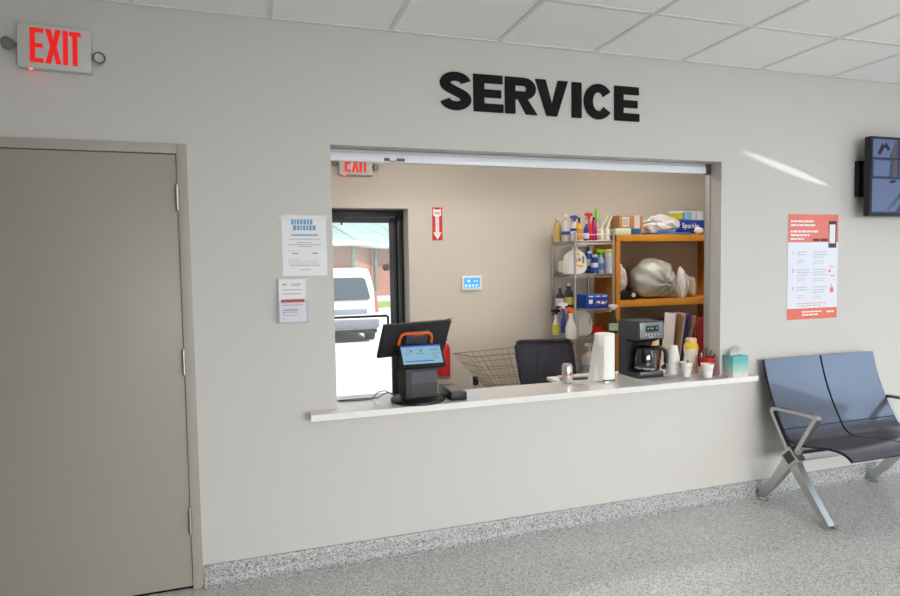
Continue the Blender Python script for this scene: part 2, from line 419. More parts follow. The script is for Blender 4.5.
mb = MB(); mb.rect(.215, .530, .275, .548, -.0022); mb.rect(.285, .530, .345, .548, -.0022); mb.done('store_badge', mat('badge_dark', (90, 60, 60), .6), t, smooth=0)

# ------------------------------------------------------------------ television with camera views
t = thing('television', 'wall-mounted monitor showing security camera views, right of the poster', 'television', (4.478, -.13, 1.872))
TW, TH = .96, .535
MB().box((0, 0, 0), (TW, .045, TH), .004).done('casing', black, t)
mb = MB(); mb.box((.05, .045, .16), (.36, .128, .37), .004); mb.box((.02, .10, .14), (.38, .1285, .385)); mb.done('wall_bracket', blackm, t)
scr = MB().box((.016, -.002, .022), (TW-.016, .001, TH-.014)).done('screen', mat('screen_blue', (42, 52, 82), .4, emit=.07, ecol=(84, 104, 158)), t, smooth=0)
mb = MB()
for z in (.255, .385): mb.box((.016, -.003, z), (TW-.016, -.0021, z+.006))
for x in (.255, .49, .725): mb.box((x, -.003, .255), (x+.006, -.0021, TH-.014))
mb.box((.49, -.003, .022), (.496, -.0021, .255))
mb.done('view_divider', mat('screen_divider', (36, 44, 78), .2, emit=.1, ecol=(36, 44, 90)), scr, smooth=0)
pale = mat('screen_pale', (84, 96, 130), .4, emit=.11, ecol=(140, 160, 205)); dk = mat('screen_dark', (30, 30, 52), .2, emit=.05); brn = mat('screen_brown', (92, 84, 90), .2, emit=.12)
mb = MB()
mb.prism([(.02, .03), (.24, .03), (.40, .25), (.02, .25)], -.0026, -.0021); mb.prism([(.02, .395), (.17, .395), (.24, .515), (.02, .515)], -.0026, -.0021)
mb.prism([(.03, .27), (.17, .27), (.18, .375), (.03, .375)], -.0026, -.0021); mb.prism([(.27, .27), (.40, .27), (.44, .375), (.27, .375)], -.0026, -.0021)
mb.prism([(.27, .40), (.33, .40), (.37, .515), (.27, .515)], -.0026, -.0021); mb.prism([(.52, .04), (.9, .04), (.8, .24), (.52, .24)], -.0026, -.0021)
mb.done('view_picture', pale, scr, smooth=0)
mb = MB()
mb.prism([(.06, .42), (.085, .41), (.13, .47), (.10, .49)], -.0032, -.0027); mb.prism([(.12, .47), (.16, .44), (.175, .455), (.135, .50)], -.0032, -.0027); mb.prism([(.14, .036), (.18, .036), (.32, .15), (.28, .16)], -.0032, -.0027); mb.prism([(.17, .225), (.22, .225), (.25, .245), (.19, .245)], -.0032, -.0027)
mb.done('view_picture', dk, scr, smooth=0)
mb = MB(); mb.prism([(.20, .27), (.25, .27), (.25, .375), (.21, .375)], -.0026, -.0021); mb.prism([(.19, .395), (.235, .395), (.25, .51), (.225, .51)], -.0026, -.0021); mb.done('view_picture', brn, scr, smooth=0)

# ------------------------------------------------------------------ bench
t = thing('waiting_bench', 'two-seat blue-black metal waiting bench with polished aluminium legs', 'bench', (3.66, -.012, 0))
benchm = mat('bench_panel', (88, 90, 101), .30, .55, coat=.4); edge_m = mat('bench_edge', (20, 22, 30), .4)
prof = [(-.052, .932), (-.075, .84), (-.108, .74), (-.150, .64), (-.195, .555), (-.222, .505), (-.246, .470), (-.285, .448), (-.34, .446), (-.44, .464), (-.54, .482), (-.61, .484), (-.662, .468), (-.69, .446)]
def smoothp(P, n=3):
    for _ in range(n):
        Q = [P[0]]
        for a, b in zip(P, P[1:]): Q += [(a[0]*.75+b[0]*.25, a[1]*.75+b[1]*.25), (a[0]*.25+b[0]*.75, a[1]*.25+b[1]*.75)]
        P = Q+[P[-1]]
    return P
pr = smoothp(prof, 2)
def offset(P, d):
    o = []
    for i, (y, z) in enumerate(P):
        a = P[max(i-1, 0)]; b = P[min(i+1, len(P)-1)]; dy, dz = b[0]-a[0], b[1]-a[1]; l = math.hypot(dy, dz); o.append((y-dz/l*d, z+dy/l*d))
    return o
for k in (0, 1):
    x0 = .0+k*.487; x1 = x0+.478
    mb = MB(); mb.prism(pr+offset(pr, .014)[::-1], x0, x1, 'YZ')
    so = mb.done('seat', edge_m, t, smooth=40)
    up = offset(pr, -.0012)
    mb = MB(); mb.prism(up+offset(pr, .0001)[::-1], x0+.004, x1-.004, 'YZ'); mb.done('seat_panel', benchm, so, smooth=40)
    q = [i for i, (y, z) in enumerate(pr) if z < .52][0]
    a, b = up[q-1], up[q]
    mb = MB(); mb.tube([(x0+.004, b[0], b[1]), (x1-.004, b[0], b[1])], .0035); mb.done('seam', edge_m, so)
def bar(mb, P, w, h, x):        # tapered bar in the YZ plane, w = list of widths in plane, h = thickness in X
    L, R_ = [], []
    for i, (y, z) in enumerate(P):
        a = P[max(i-1, 0)]; b = P[min(i+1, len(P)-1)]; dy, dz = b[0]-a[0], b[1]-a[1]; l = math.hypot(dy, dz); ww = w[i]/2
        L.append((y-dz/l*ww, z+dy/l*ww)); R_.append((y+dz/l*ww, z-dy/l*ww))
    mb.prism(L+R_[::-1], x-h/2, x+h/2, 'YZ')
MB().box((.0, -.31, .325), (1.0, -.25, .375), .006).done('beam', alum, t)
for k, x in ((0, .015), (1, 1.005)):
    mb = MB()
    bar(mb, [(-.28, .36), (-.225, .27), (-.13, .13), (-.045, .03), (-.025, .012)], [.085, .062, .045, .034, .03], .045, x)
    bar(mb, [(-.26, .36), (-.325, .27), (-.43, .14), (-.52, .04), (-.545, .012)], [.085, .062, .045, .034, .03], .045, x)
    mb.prism([(-.345, .35), (-.275, .42), (-.205, .35), (-.275, .28)], x-.03, x+.03, 'YZ')
    lg = mb.done('leg_frame', alum, t)
    mb = MB(); mb.prism([(-.32, .35), (-.275, .395), (-.23, .35), (-.275, .305)], x-.034, x+.0, 'YZ'); mb.done('end_cap', dgrey, lg)
    for y in (-.038, -.545):
        MB().lathe([(0, .001), (.038, .001), (.040, .006), (.032, .013), (.014, .018), (0, .018)], 20, (x, y, 0)).done('foot_glide', alum, lg)
    mb = MB()
    bar(mb, smoothp([(-.26, .37), (-.195, .48), (-.13, .59), (-.118, .618), (-.15, .628)], 2), [.024]*60, .036, x)
    bar(mb, smoothp([(-.14, .630), (-.30, .636), (-.42, .640), (-.452, .636), (-.44, .61)], 2), [.018]*60, .040, x)
    bar(mb, smoothp([(-.445, .630), (-.39, .53), (-.34, .44), (-.30, .37)], 2), [.026]*60, .036, x)
    mb.done('armrest', alum, t)

# ------------------------------------------------------------------ point-of-sale terminal
t = thing('sales_terminal', 'black point-of-sale screen with orange handle on a round base', 'cash register', (1.345, .045, OZ0))
MB().lathe([(0, 0), (.148, 0), (.152, .006), (.150, .014), (.138, .019), (0, .021)], 48).done('base', black, t)
mb = MB(); M0 = T((.012, 0, 0)) @ RZ(.10); mb.M = M0
mb.prism([(-.035, .018), (.065, .018), (.085, .17), (.045, .26), (-.0, .26), (-.045, .165)], -.094, .088, 'YZ'); col = mb.done('stand', mat('stand_black', (40, 40, 43), .5), t)
mb = MB(); mb.M = M0; mb.prism([(-.0375, .10), (-.0425, .165), (-.047, .165), (-.042, .10)], -.066, .086, 'YZ'); mb.done('front_panel', mat('panel_dark_grey', (84, 84, 90), .4), col)
mb = MB(); mb.M = M0; mb.prism([(-.0365, .022), (-.037, .098), (-.0425, .098), (-.039, .022)], -.066, .086, 'YZ'); mb.done('front_panel', mat('panel_darker_grey', (62, 60, 60), .4), col)
def scr_m(cx, cy, cz, yaw, tilt): return T((cx-1.345, cy-.045, cz-OZ0)) @ RZ(yaw) @ RX(tilt)
M1 = scr_m(1.356, .12, 1.171, .308, .429)
mb = MB(); mb.M = M1; mb.box((-.2225, -.004, -.103), (.2225, .018, .103), .004); mon = mb.done('main_screen', blackm, t)
mb = MB(); mb.M = M1; mb.box((-.075, -.022, -.09), (.075, -.004, .06), .006); mb.done('rear_cover', dgrey, mon)
mb = MB(); mb.M = T((-.001, .018, .335)) @ RZ(.05); hp = [(-.096, .02, -.03), (-.093, .0, .012), (-.085, -.006, .030), (-.068, -.009, .038), (.068, -.009, .038), (.085, -.006, .030), (.093, .0, .012), (.096, .02, -.03)]
mb.tube(hp, .0085, 10); mb.done('handle', orange, mon)
mb = MB(); mb.M = M1; mb.box((-.035, -.0235, .032), (.03, -.022, .037)); mb.done('maker_mark', lgrey, mon, smooth=0)
mb = MB(); mb.M = M1; mb.tube([(.17, 0, .104), (.19, .0, .112), (.215, -.004, .118), (.225, .004, .108)], .003); mb.tube([(.205, -.004, .105), (.225, -.008, .092), (.222, -.008, .084)], .0025); mb.done('cable', red, mon)
M2 = scr_m(1.365, .02, 1.090, -.013, -.713)
mb = MB(); mb.M = M2; mb.box((-.1245, -.003, -.078), (.1245, .014, .074), .003); cd = mb.done('customer_screen', black, t)
mb = MB(); mb.M = M2; mb.box((-.112, -.0042, -.056), (.112, -.003, .064)); sg = mb.done('screen', mat('pos_screen', (140, 180, 200), .3, emit=.22, ecol=(140, 190, 225)), cd, smooth=0)
mb = MB(); mb.M = M2
for x0, x1, z in ((-.085, -.06, .036), (-.02, .02, .036), (.045, .10, .036), (.05, .10, .024), (.06, .10, .005), (.06, .09, -.01), (.065, .10, -.024), (-.095, -.06, .008), (-.035, .01, .008)): mb.box((x0, -.0046, z), (x1, -.0042, z+.004))
mb.done('screen_text', mat('screen_text', (120, 140, 160), .4, emit=.1), sg, smooth=0)
mb = MB(); mb.M = M2; mb.box((-.112, -.0048, .054), (.112, -.0042, .064)); mb.box((-.10, -.0048, -.042), (.06, -.0042, -.036)); mb.box((-.062, -.0048, .02), (-.052, -.0042, .030)); mb.box((-.008, -.0048, .022), (.002, -.0042, .032)); mb.done('screen_bar', mat('pos_blue', (60, 90, 190), .3, emit=.3, ecol=(60, 90, 190)), sg, smooth=0)
mb = MB(); mb.tube([(-.10, .07, .012), (-.17, .085, .05), (-.21, .08, .045), (-.24, .10, .004), (-.30, .10, .0035), (-.42, .115, .0035)], .0028); mb.tube([(-.06, .10, .012), (-.15, .12, .03), (-.2, .13, .0035), (-.32, .14, .0035), (-.45, .135, .0035)], .0028); mb.tube([(-.08, .04, .24), (-.10, .05, .15), (-.095, .05, .03)], .003); mb.done('cable', dgrey, t)

t = thing('card_reader', 'black card payment box with grey top right of the sales terminal', 'card reader', (1.556, .082, OZ0), -.02)
MB().box((-.047, -.135, .001), (.047, .12, .046), .006).done('casing', black, t)
MB().box((-.036, -.105, .0455), (.036, .05, .0475)).done('top_panel', mat('reader_grey', (130, 130, 124), .5), t)

# ------------------------------------------------------------------ drinks can, towels, coffee maker
t = thing('soda_can', 'silver soda can with red lettering standing beside the paper towels', 'can', (2.335, .15, OZ0))
can = MB().lathe([(0, .004), (.022, .004), (.026, 0), (.031, .008), (.033, .014), (.033, .105), (.030, .113), (.026, .119), (.027, .122), (.024, .121), (.023, .117), (0, .117)], 28).done('can_body', mat('can_silver', (205, 203, 200), .32, .75), t)
mb = MB(); mb.text('Coke', .030, T((-.038, -.0345, .055)) @ RY(0), .0006, .0004)
mb.done('lettering', red, t, smooth=0)

t = thing('paper_towel_roll', 'white paper towel roll upright with one loose hanging sheet', 'paper towels', (2.60, .15, OZ0))
tow = mat('paper_towel', (248, 247, 244), .9, bump=.5, bscale=150)
MB().lathe([(0, .001), (.068, .001), (.068, .006), (0, .008)], 32).done('holder_base', chrome, t)
mb = MB(); mb.cyl((.085, -.005, .008), (.085, -.005, .035), .004); mb.tube([(.05, 0, .006), (.085, -.005, .01)], .004); mb.done('holder_arm', chrome, t)
MB().lathe([(.02, .012), (.060, .012), (.063, .016), (.063, .296), (.060, .300), (.02, .300), (.02, .012)], 40).done('roll', tow, t)
mb = MB()
A, B = [], []
for k in range(9):
    s = k/8; x = -.05-.062*s*0.9; y = -.036-.05*s**.7
    A.append((-.046-.01*s-.045*s, -.042-.02*s, .285-.01*s)); 
sheet = []
n = 10
for i in range(n+1):
    u = i/n
    top = Vector((-.034-.029*u, -.056+.066*u, .298-.006*u*u)); bot = Vector((-.050-.066*u, -.068+.074*u+.006*math.sin(u*7), .008))
    sheet.append((top, bot))
V = [[mb._v(tp.lerp(bt, j/8)+Vector((0, .004*math.sin(j*.9+u_*.5), 0))) for j in range(9)] for u_, (tp, bt) in enumerate(sheet)]
for i in range(n):
    for j in range(8): mb.bm.faces.new((V[i][j], V[i+1][j], V[i+1][j+1], V[i][j+1]))
bmesh.ops.solidify(mb.bm, geom=mb.bm.faces[:], thickness=.001)
mb.done('loose_sheet', tow, t)

t = thing('coffee_maker', 'black drip coffee maker with grey control panel and glass carafe', 'coffee maker', (2.815, .105, OZ0))
mb = MB(); mb.prism([(0, 0), (.215, 0), (.215, .36), (.21, .365), (.005, .365), (0, .36), (0, .25), (.005, .245), (.13, .245), (.135, .24), (.135, .04), (.13, .035), (0, .035)], 0, .195, 'YZ'); mb.done('body', mat('coffee_maker_black', (40, 42, 45), .4), t)
MB().box((.02, -.002, .02), (.185, .003, .04), .001).done('base_trim', mat('panel_steel_dark', (112, 112, 114), .35, .5), t)
pn = MB().box((.012, -.006, .255), (.188, .003, .360), .003).done('control_panel', mat('panel_steel', (120, 120, 122), .35, .5), t)
MB().box((.055, -.008, .30), (.150, -.005, .338)).done('display', black, pn, smooth=0)
for x in (.070, .090, .104, .134): MB().box((x, -.0085, .317), (x+.005, -.008, .326)).done('display_digit', mat('digit_glow', (120, 200, 200), .4, emit=.35, ecol=(120, 235, 235)), pn, smooth=0)
mb = MB()
for k in range(5): mb.cyl((.055+k*.024, -.0055, .282), (.055+k*.024, -.009, .282), .0055, n=12)
mb.box((.078, -.0085, .262), (.118, -.006, .268)); mb.done('button', mat('button_pale', (190, 190, 190), .4), pn)
mb = MB(); mb.lathe([(.04, .21), (.045, .228), (.078, .243), (0, .246)], 28, (.10, .062, 0)); mb.done('brew_basket', black, t)
cf = MB().lathe([(0, .042), (.060, .042), (.066, .052), (.070, .09), (.068, .13), (.056, .175), (.054, .185)], 32, (.10, .062, 0)).done('carafe', mat('carafe_glass', (16, 15, 15), .08, alpha=.94, coat=1), t)
MB().lathe([(.0, .205), (.03, .205), (.058, .190), (.057, .180), (.055, .178)], 32, (.10, .062, 0)).done('carafe_lid', black, cf)
MB().lathe([(.0675, .050), (.0705, .055), (.0715, .066), (.0685, .066)], 32, (.10, .062, 0)).done('carafe_band', chrome, cf)
mb = MB(); mb.box((.088, -.0135, .052), (.118, -.0095, .056)); 
for k in range(6): mb.box((.118, -.008+.0008*k, .078+k*.014), (.128 if k % 2 else .134, -.0070+.0008*k, .080+k*.014))
mb.done('carafe_marks', txt_white, cf, smooth=0)
mb = MB()
hp = [(.155, .03, .185), (.185, .012, .192), (.212, .0, .18), (.222, -.004, .15), (.222, -.004, .10), (.214, -.002, .068), (.20, .004, .055)]
for w_ in (-.006, 0, .006): mb.tube([(a+w_*.4-.012, b+w_, c) for a, b, c in hp], .0125, 10)
mb.done('carafe_handle', black, cf)

# cups
cup_m = mat('foam_cup', (240, 238, 234), .8)
def cup_profile(h, r0, r1): return [(0, 0), (r0, 0), (r1*.985, h-.004), (r1+.002, h-.004), (r1+.002, h), (r1-.002, h), (r0-.002, .004), (0, .004)]
def inv(h, r0, r1): return [(r0-.003, 0), (r0, 0), (r0, .006), (r1, h), (0, h), (0, h-.003), (r1-.003, h-.003), (r0-.003, .004)]
for k in range(6):
    hh = .094
    o = MB().lathe(inv(hh, .044, .029), 28).done('foam_cup', cup_m, None, (3.148, .19, OZ0+k*.0185), smooth=40)
    w = ['bottom', 'second from the bottom', 'third from the bottom', 'third from the top', 'second from the top', 'topmost'][k]
    tag(o, f'upside-down white foam cup, {w} in the stack right of the coffee maker', 'cup', 'stack of upside-down foam cups')
for x, y, l in ((3.175, .09, 'upright white foam cup with scribble, nearest the coffee maker'), (3.237, -.035, 'upright white foam cup with scribble, in front of the red cup')):
    t = thing('foam_cup', l, 'cup', (x, y, OZ0+(.0045 if y < 0 else 0))); MB().lathe(cup_profile(.088, .026, .040), 28).done('cup_body', cup_m, t)
    mb = MB(); mb.tube([(-.02, -.0315, .052), (-.012, -.0345, .060), (-.006, -.0355, .052), (.002, -.0355, .058), (.01, -.0345, .052), (.02, -.0315, .058)], .0011, 6); mb.done('handwriting', txt_grey, t)
t = thing('stir_stick', 'short black stirrer poking out of the foam cup', 'stirrer', (3.185, .09, OZ0)); t2 = MB().tube([(0, 0, .03), (.012, .01, .10)], .004, 8).done('stick', black, t)

t = thing('creamer_bottle', 'white powdered creamer bottle with yellow label top and peach cap', 'bottle', (3.285, .18, OZ0))
t.scale = (1.1, 1.1, 1.14)
MB().lathe([(0, 0), (.040, 0), (.043, .008), (.043, .05), (.040, .075), (.038, .10), (.042, .13), (.043, .15), (.036, .168), (.031, .172), (0, .172)], 32).done('bottle_body', mat('creamer_white', (232, 224, 210), .45), t)
MB().lathe([(.0435, .142), (.0445, .150), (.0375, .169), (.032, .175), (.032, .142)], 32).done('neck_label', mat('label_yellow', (238, 200, 40), .45), t)
MB().lathe([(0, .172), (.033, .172), (.033, .198), (.030, .202), (0, .203)], 32).done('cap', mat('peach_cap', (226, 190, 150), .5), t)

t = thing('plastic_cup', 'red plastic cup holding dark pens by the right jamb', 'cup', (3.312, .056, OZ0))
MB().lathe(cup_profile(.118, .030, .046), 28).done('cup_body', red, t)
pens = ((-.015, .0, .16, -.03, 'black'), (.012, .01, .15, .045, 'black'), (.02, -.01, .155, .06, 'black'), (-.002, .012, .165, .012, 'dark'), (-.028, .005, .14, -.02, 'silver'))
pl = ['black pen leaning left in the red cup', 'black pen leaning right in the red cup', 'thick black marker, rightmost in the red cup', 'dark pen upright at the back of the red cup', 'silver pen short at the left of the red cup']
for (dx, dy, hh, tx, c), l in zip(pens, pl):
    o = MB().tube([(dx*.5, dy*.5, .01), (dx+tx*.5, dy, hh*.8), (dx+tx*.7, dy, hh*1.05)], .0055 if 'thick' in l else .004, 8).done('pen', steel if c == 'silver' else black, None, tuple(t.location))
    tag(o, l, 'pen', 'pens in the red cup')

# papers and tissue box
def sheet_obj(name, x, y, w, d, rz, m, label, z=0, g='loose papers on the counter'):
    mb = MB(); n = 6
    V = [[mb._v((w*(i/n-.5), d*(j/n-.5), .0012+.0015*math.sin(i*1.1+j*.7)**2)) for j in range(n+1)] for i in range(n+1)]
    for i in range(n):
        for j in range(n): mb.bm.faces.new((V[i][j], V[i+1][j], V[i+1][j+1], V[i][j+1]))
    bmesh.ops.solidify(mb.bm, geom=mb.bm.faces[:], thickness=.0006)
    o = mb.done(name, m, None, (x, y, OZ0+z)); o.rotation_euler[2] = rz
    return tag(o, label, 'paper', g)
news = mat('newsprint', (226, 224, 228), .8, var=.12, vscale=60)
sheet_obj('paper_sheet', 2.99, .02, .26, .14, .12, news, 'grey printed paper flat in front of the coffee maker', .0005)
sheet_obj('paper_sheet', 3.16, .03, .24, .13, -.1, news, 'grey printed paper under the nearer foam cup', .0025) if False else None
sheet_obj('paper_sheet', 3.26, -.045, .20, .075, .08, news, 'grey printed paper in front of the two upright cups', .0005)

t = thing('tissue_box', 'square teal tissue box fading to white with tissue sticking out', 'tissue box', (3.385, -.094, OZ0+.0002))
tm = bpy.data.materials.new('teal_fade'); tm.use_nodes = True; nt = tm.node_tree; b = nt.nodes['Principled BSDF']
tc = nt.nodes.new('ShaderNodeTexCoord'); sx = nt.nodes.new('ShaderNodeSeparateXYZ'); nt.links.new(tc.outputs['Object'], sx.inputs[0])
nz = nt.nodes.new('ShaderNodeTexNoise'); nz.inputs['Scale'].default_value = 22; nt.links.new(tc.outputs['Object'], nz.inputs['Vector'])
ma = nt.nodes.new('ShaderNodeMath'); ma.operation = 'MULTIPLY_ADD'; ma.inputs[1].default_value = .035; nt.links.new(nz.outputs['Fac'], ma.inputs[0]); nt.links.new(sx.outputs[2], ma.inputs[2])
rp = nt.nodes.new('ShaderNodeMapRange'); rp.inputs[1].default_value = .03; rp.inputs[2].default_value = .13; nt.links.new(ma.outputs[0], rp.inputs[0])
cr = nt.nodes.new('ShaderNodeValToRGB'); e = cr.color_ramp.elements; e[0].color = srgb(222, 216, 208); e[1].color = srgb(92, 172, 176); x_ = e.new(.45); x_.color = srgb(150, 198, 188)
nt.links.new(rp.outputs[0], cr.inputs[0]); nt.links.new(cr.outputs[0], b.inputs['Base Color']); b.inputs['Roughness'].default_value = .45
MB().box((0, 0, 0), (.122, .092, .136), .0015).done('carton', tm, t)
def crumple(mb, c, r, s, seed, n=3, amp=.25, freq=9):
    from mathutils import noise
    rr = bmesh.ops.create_icosphere(mb.bm, subdivisions=n, radius=1)
    for v in rr['verts']:
        d = v.co.normalized(); q = noise.noise(d*2.1+Vector((seed, 0, 0)))*amp + abs(noise.noise(d*freq*.6+Vector((0, seed, 0))))*amp*.5
        v.co = mb.M @ Vector((c[0]+d.x*r*s[0]*(1+q), c[1]+d.y*r*s[1]*(1+q), c[2]+d.z*r*s[2]*(1+q)))
    return mb
mb = MB()
for k, (dx, w_, hh) in enumerate(((.030, .034, .048), (.058, .030, .060), (.082, .026, .066))):
    V = [[mb._v((dx+w_*(i/5-.5)*(1-.3*j/5)+.006*j/5, .045+.012*math.sin(i*1.7+k)*(j/5)+.004*k,   .130+hh*j/5*(1-.25*abs(i/5-.4)))) for j in range(6)] for i in range(6)]
    for i in range(5):
        for j in range(5): mb.bm.faces.new((V[i][j], V[i+1][j], V[i+1][j+1], V[i][j+1]))
bmesh.ops.solidify(mb.bm, geom=mb.bm.faces[:], thickness=.0008)
mb.done('tissue', tow, t)

# ------------------------------------------------------------------ desk behind the counter
t = thing('office_desk', 'white desk edge just behind the counter, beside the chair', 'desk', (2.44, .42, 0))
MB().box((0, 0, .762), (1.42, .22, .785), .002).done('desktop', white, t)
for x in (.47, 1.36):
    for y in (.03, .19): MB().box((x-.015, y-.015, 0), (x+.015, y+.015, .762)).done('leg', lgrey, t)
o = MB().box((0, 0, 0), (.26, .05, .016), .003).done('binder', mat('green_edge', (112, 150, 124), .5), None, (2.47, .45, .786)); tag(o, 'thin pale green folder lying on the white desk near the chair', 'folder')
o = MB().box((0, 0, 0), (.34, .07, .014), .003).done('binder', white, None, (2.455, .44, .8025)); tag(o, 'long white binder lying on the green folder behind the can', 'binder')

# leaning folders and red binder
fold = [((228, 222, 214), .27, 'pale grey folder, leftmost of the leaning files'), ((150, 112, 78), .27, 'brown folder second from the left among the leaning files'), ((208, 180, 150), .275, 'tan folder in the middle of the leaning files'),
        ((74, 74, 130), .275, 'dark blue folder leaning behind the red binder'), ((214, 168, 130), .26, 'peach folder directly behind the red binder')]
for k, (c, h_, l) in enumerate(fold):
    mb = MB(); mb.M = T((3.365+.020*k, .50-.014*k, .787)) @ RY(.10+.03*k); mb.box((0, 0, 0), (.012, .115, h_+.15), .001); mb.box((.012, .02, 0), (.016, .12, h_+.14), .001)
    o = mb.done('file_folder', mat('folder_%d' % k, c, .6)); tag(o, l, 'folder', 'leaning files behind the counter')
t = thing('ring_binder', 'red ring binder leaning right, behind the cups', 'binder', (3.485, .37, .787))
mb = MB(); mb.M = RY(.16); mb.box((0, 0, 0), (.30, .006, .40), .002); cv = mb.done('front_cover', mat('binder_red', (176, 24, 36), .4), t)
mb = MB(); mb.M = RY(.16); mb.box((-.006, 0, 0), (.0, .05, .40), .002); mb.done('spine', mat('binder_red_dark', (150, 20, 30), .4), t)
mb = MB(); mb.M = RY(.16); mb.box((0, .045, 0), (.30, .051, .40), .002); mb.done('back_cover', mat('binder_red'), t)
mb = MB(); mb.M = RY(.16); mb.box((.035, -.004, .0), (.27, -.001, .30), .001); mb.done('cover_panel', mat('binder_black', (38, 26, 28), .5), t)
t = thing('spice_jar', 'small cream-lidded jar behind the coffee maker handle', 'jar', (3.17, .42, .787))
MB().lathe([(0, 0), (.036, 0), (.038, .19), (.03, .21), (0, .21)], 20).done('jar_body', mat('jar_brown', (110, 70, 60), .4), t)
MB().lathe([(0, .21), (.034, .21), (.034, .25), (0, .25)], 20).done('lid', mat('peach_cap'), t)

# ------------------------------------------------------------------ office chair
t = thing('office_chair', 'dark navy mesh-back office chair behind the counter', 'chair', (2.62, .78, 0))
CM = T((0, .22, .801)) @ RZ(-.17) @ RX(-(-.42)*-1)
CM = T((0.002, .22, .801)) @ RZ(-.17) @ RX(-.42)
navy = mat('navy_frame', (26, 28, 48), .5)
mb = MB(); mb.M = CM
fr_pts = [(-.19, 0, -.22), (-.215, 0, -.1), (-.222, 0, .08), (-.222, 0, .165), (-.210, 0, .19), (-.19, 0, .197), (.19, 0, .197), (.210, 0, .19), (.222, 0, .165), (.222, 0, .08), (.215, 0, -.1), (.19, 0, -.22)]
for d in (-.008, .008): mb.tube([(a, b+d*.3, c) for a, b, c in fr_pts], .0125, 8, closed=True)
mb.done('back_frame', navy, t)
mm = mat('chair_mesh', (44, 46, 62), .8, alpha=.72)
mb = MB(); mb.M = CM; mb.prism([(a, c) for a, b, c in fr_pts], .001, .003); mb.done('back_mesh', mm, t)
mb = MB(); mb.M = CM; mb.tube([(.09+.10*math.cos(a), .04, -.12+.18*math.sin(a)) for a in [PI*.98-k*PI*.55/10 for k in range(11)]], .012, 8); mb.tube([(0, .03, -.22), (.0, .05, -.05)], .016, 8); mb.done('lumbar_support', mat('lumbar_grey', (150, 150, 158), .5), t)
MB().box((-.23, -.30, .42), (.23, .16, .49), .025).done('seat', blackm, t)
mb = MB(); mb.tube([(0, .02, .42), (0, .17, .42), (0, .20, .50), (0.03, .19, .62)], .02, 8); mb.done('back_bracket', black, t)
mb = MB(); mb.cyl((0, -.05, .10), (0, -.05, .42), .025); mb.done('column', black, t)
mb = MB()
for k in range(5): a = 2*PI*k/5+.3; mb.tube([(0, -.05, .11), (.27*math.cos(a), -.05+.27*math.sin(a), .075)], .017, 8)
mb.done('star_base', black, t)
for k in range(5):
    a = 2*PI*k/5+.3; MB().cyl((.27*math.cos(a)-.02, -.05+.27*math.sin(a), .029), (.27*math.cos(a)+.02, -.05+.27*math.sin(a), .029), .028).done('caster', black, t)
for s in (-1, 1):
    mb = MB(); mb.box((s*.27-.03, -.22, .655) , (s*.27+.03, .05, .675), .006) if False else None
    mb.bm.free()

# ------------------------------------------------------------------ wire cart
wire = mat('cart_wire', (150, 140, 122), .45, .5)
t = thing('shopping_cart', 'grey wire shopping cart parked by the office wall, left of the chair', 'cart', (2.14, 1.35, 0))
mb = MB()
def lerp(a, b, s): return tuple(a[i]+(b[i]-a[i])*s for i in range(3))
rim = [(.03, 0, .845), (0.005, .5, .805), (.76, .52, .83), (.76, -.02, .865)]
bot = [(.26, .09, .53), (.25, .41, .52), (.74, .44, .50), (.74, .06, .50)]
for rf, rr in ((0, .0045), (.30, .003), (.55, .003), (.80, .003), (1, .004)):
    L = [lerp(a, b, rf) for a, b in zip(rim, bot)]
    mb.tube(L, rr, 6, closed=True)
for s_, cnt in ((0, 8), (1, 13), (2, 7), (3, 13)):
    for k in range(cnt+1):
        mb.tube([lerp(rim[s_], rim[(s_+1) % 4], k/cnt), lerp(bot[s_], bot[(s_+1) % 4], k/cnt)], .002, 5)
for k in range(1, 12): mb.tube([lerp(bot[0], bot[3], k/12), lerp(bot[1], bot[2], k/12)], .002, 5)
mb.done('basket', wire, t)
mb = MB(); mb.tube([(.10, .06, .12), (.72, .02, .12), (.80, .02, .5), (.82, .02, .86)], .011); mb.tube([(.10, .44, .12), (.72, .48, .12), (.80, .48, .5), (.82, .48, .86)], .011)
mb.tube([(.10, .06, .12), (.10, .44, .12)], .011); mb.tube([(.72, .02, .12), (.72, .48, .12)], .011); mb.tube([(.30, .1, .52), (.45, .1, .12)], .009); mb.tube([(.30, .4, .52), (.45, .4, .12)], .009); mb.done('frame', wire, t)
MB().tube([(.82, .0, .86), (.82, .5, .86)], .014).done('handle', red, t)
for x, y in ((.12, .06), (.12, .44), (.70, .03), (.70, .47)):
    mb = MB(); mb.cyl((x, y-.012, .0565), (x, y+.012, .0565), .055); mb.cyl((x, y, .06), (x, y, .12), .008); mb.done('caster', black, t)
# ------------------------------------------------------------------ back wall fittings
t = thing('fire_sign', 'narrow red sign with white down arrow reading FIRE EXTINGUISHER', 'sign', (2.136, IY1, 1.815))
MB().box((0, -.003, 0), (.102, 0, .312), .001).done('plate', mat('sign_red', (206, 48, 36), .4), t)
mb = MB(); mb.prism([(.012, .235), (.012, .300), (.051, .288), (.090, .300), (.090, .235), (.068, .225), (.068, .075), (.092, .075), (.051, .006), (.010, .075), (.034, .075), (.034, .225)], -.0042, -.003); mb.done('arrow', txt_white, t, smooth=0)
mb = MB(); mb.text('FIRE', .030, T((.051, -.0046, .247)), .0004, .0006, 'CENTER')
mb.done('lettering', txt_red, t, smooth=0)
mb = MB()
for k, ch in enumerate('EXTINGUISHER'): mb.text(ch, .0155, T((.051, -.0046, .213-k*.0148)), .0004, .0003, 'CENTER')
mb.done('lettering', txt_dark, t, smooth=0)
t = thing('fire_extinguisher', 'red fire extinguisher on the back wall behind the sales terminal', 'fire extinguisher', (2.205, IY1-.075, .52))
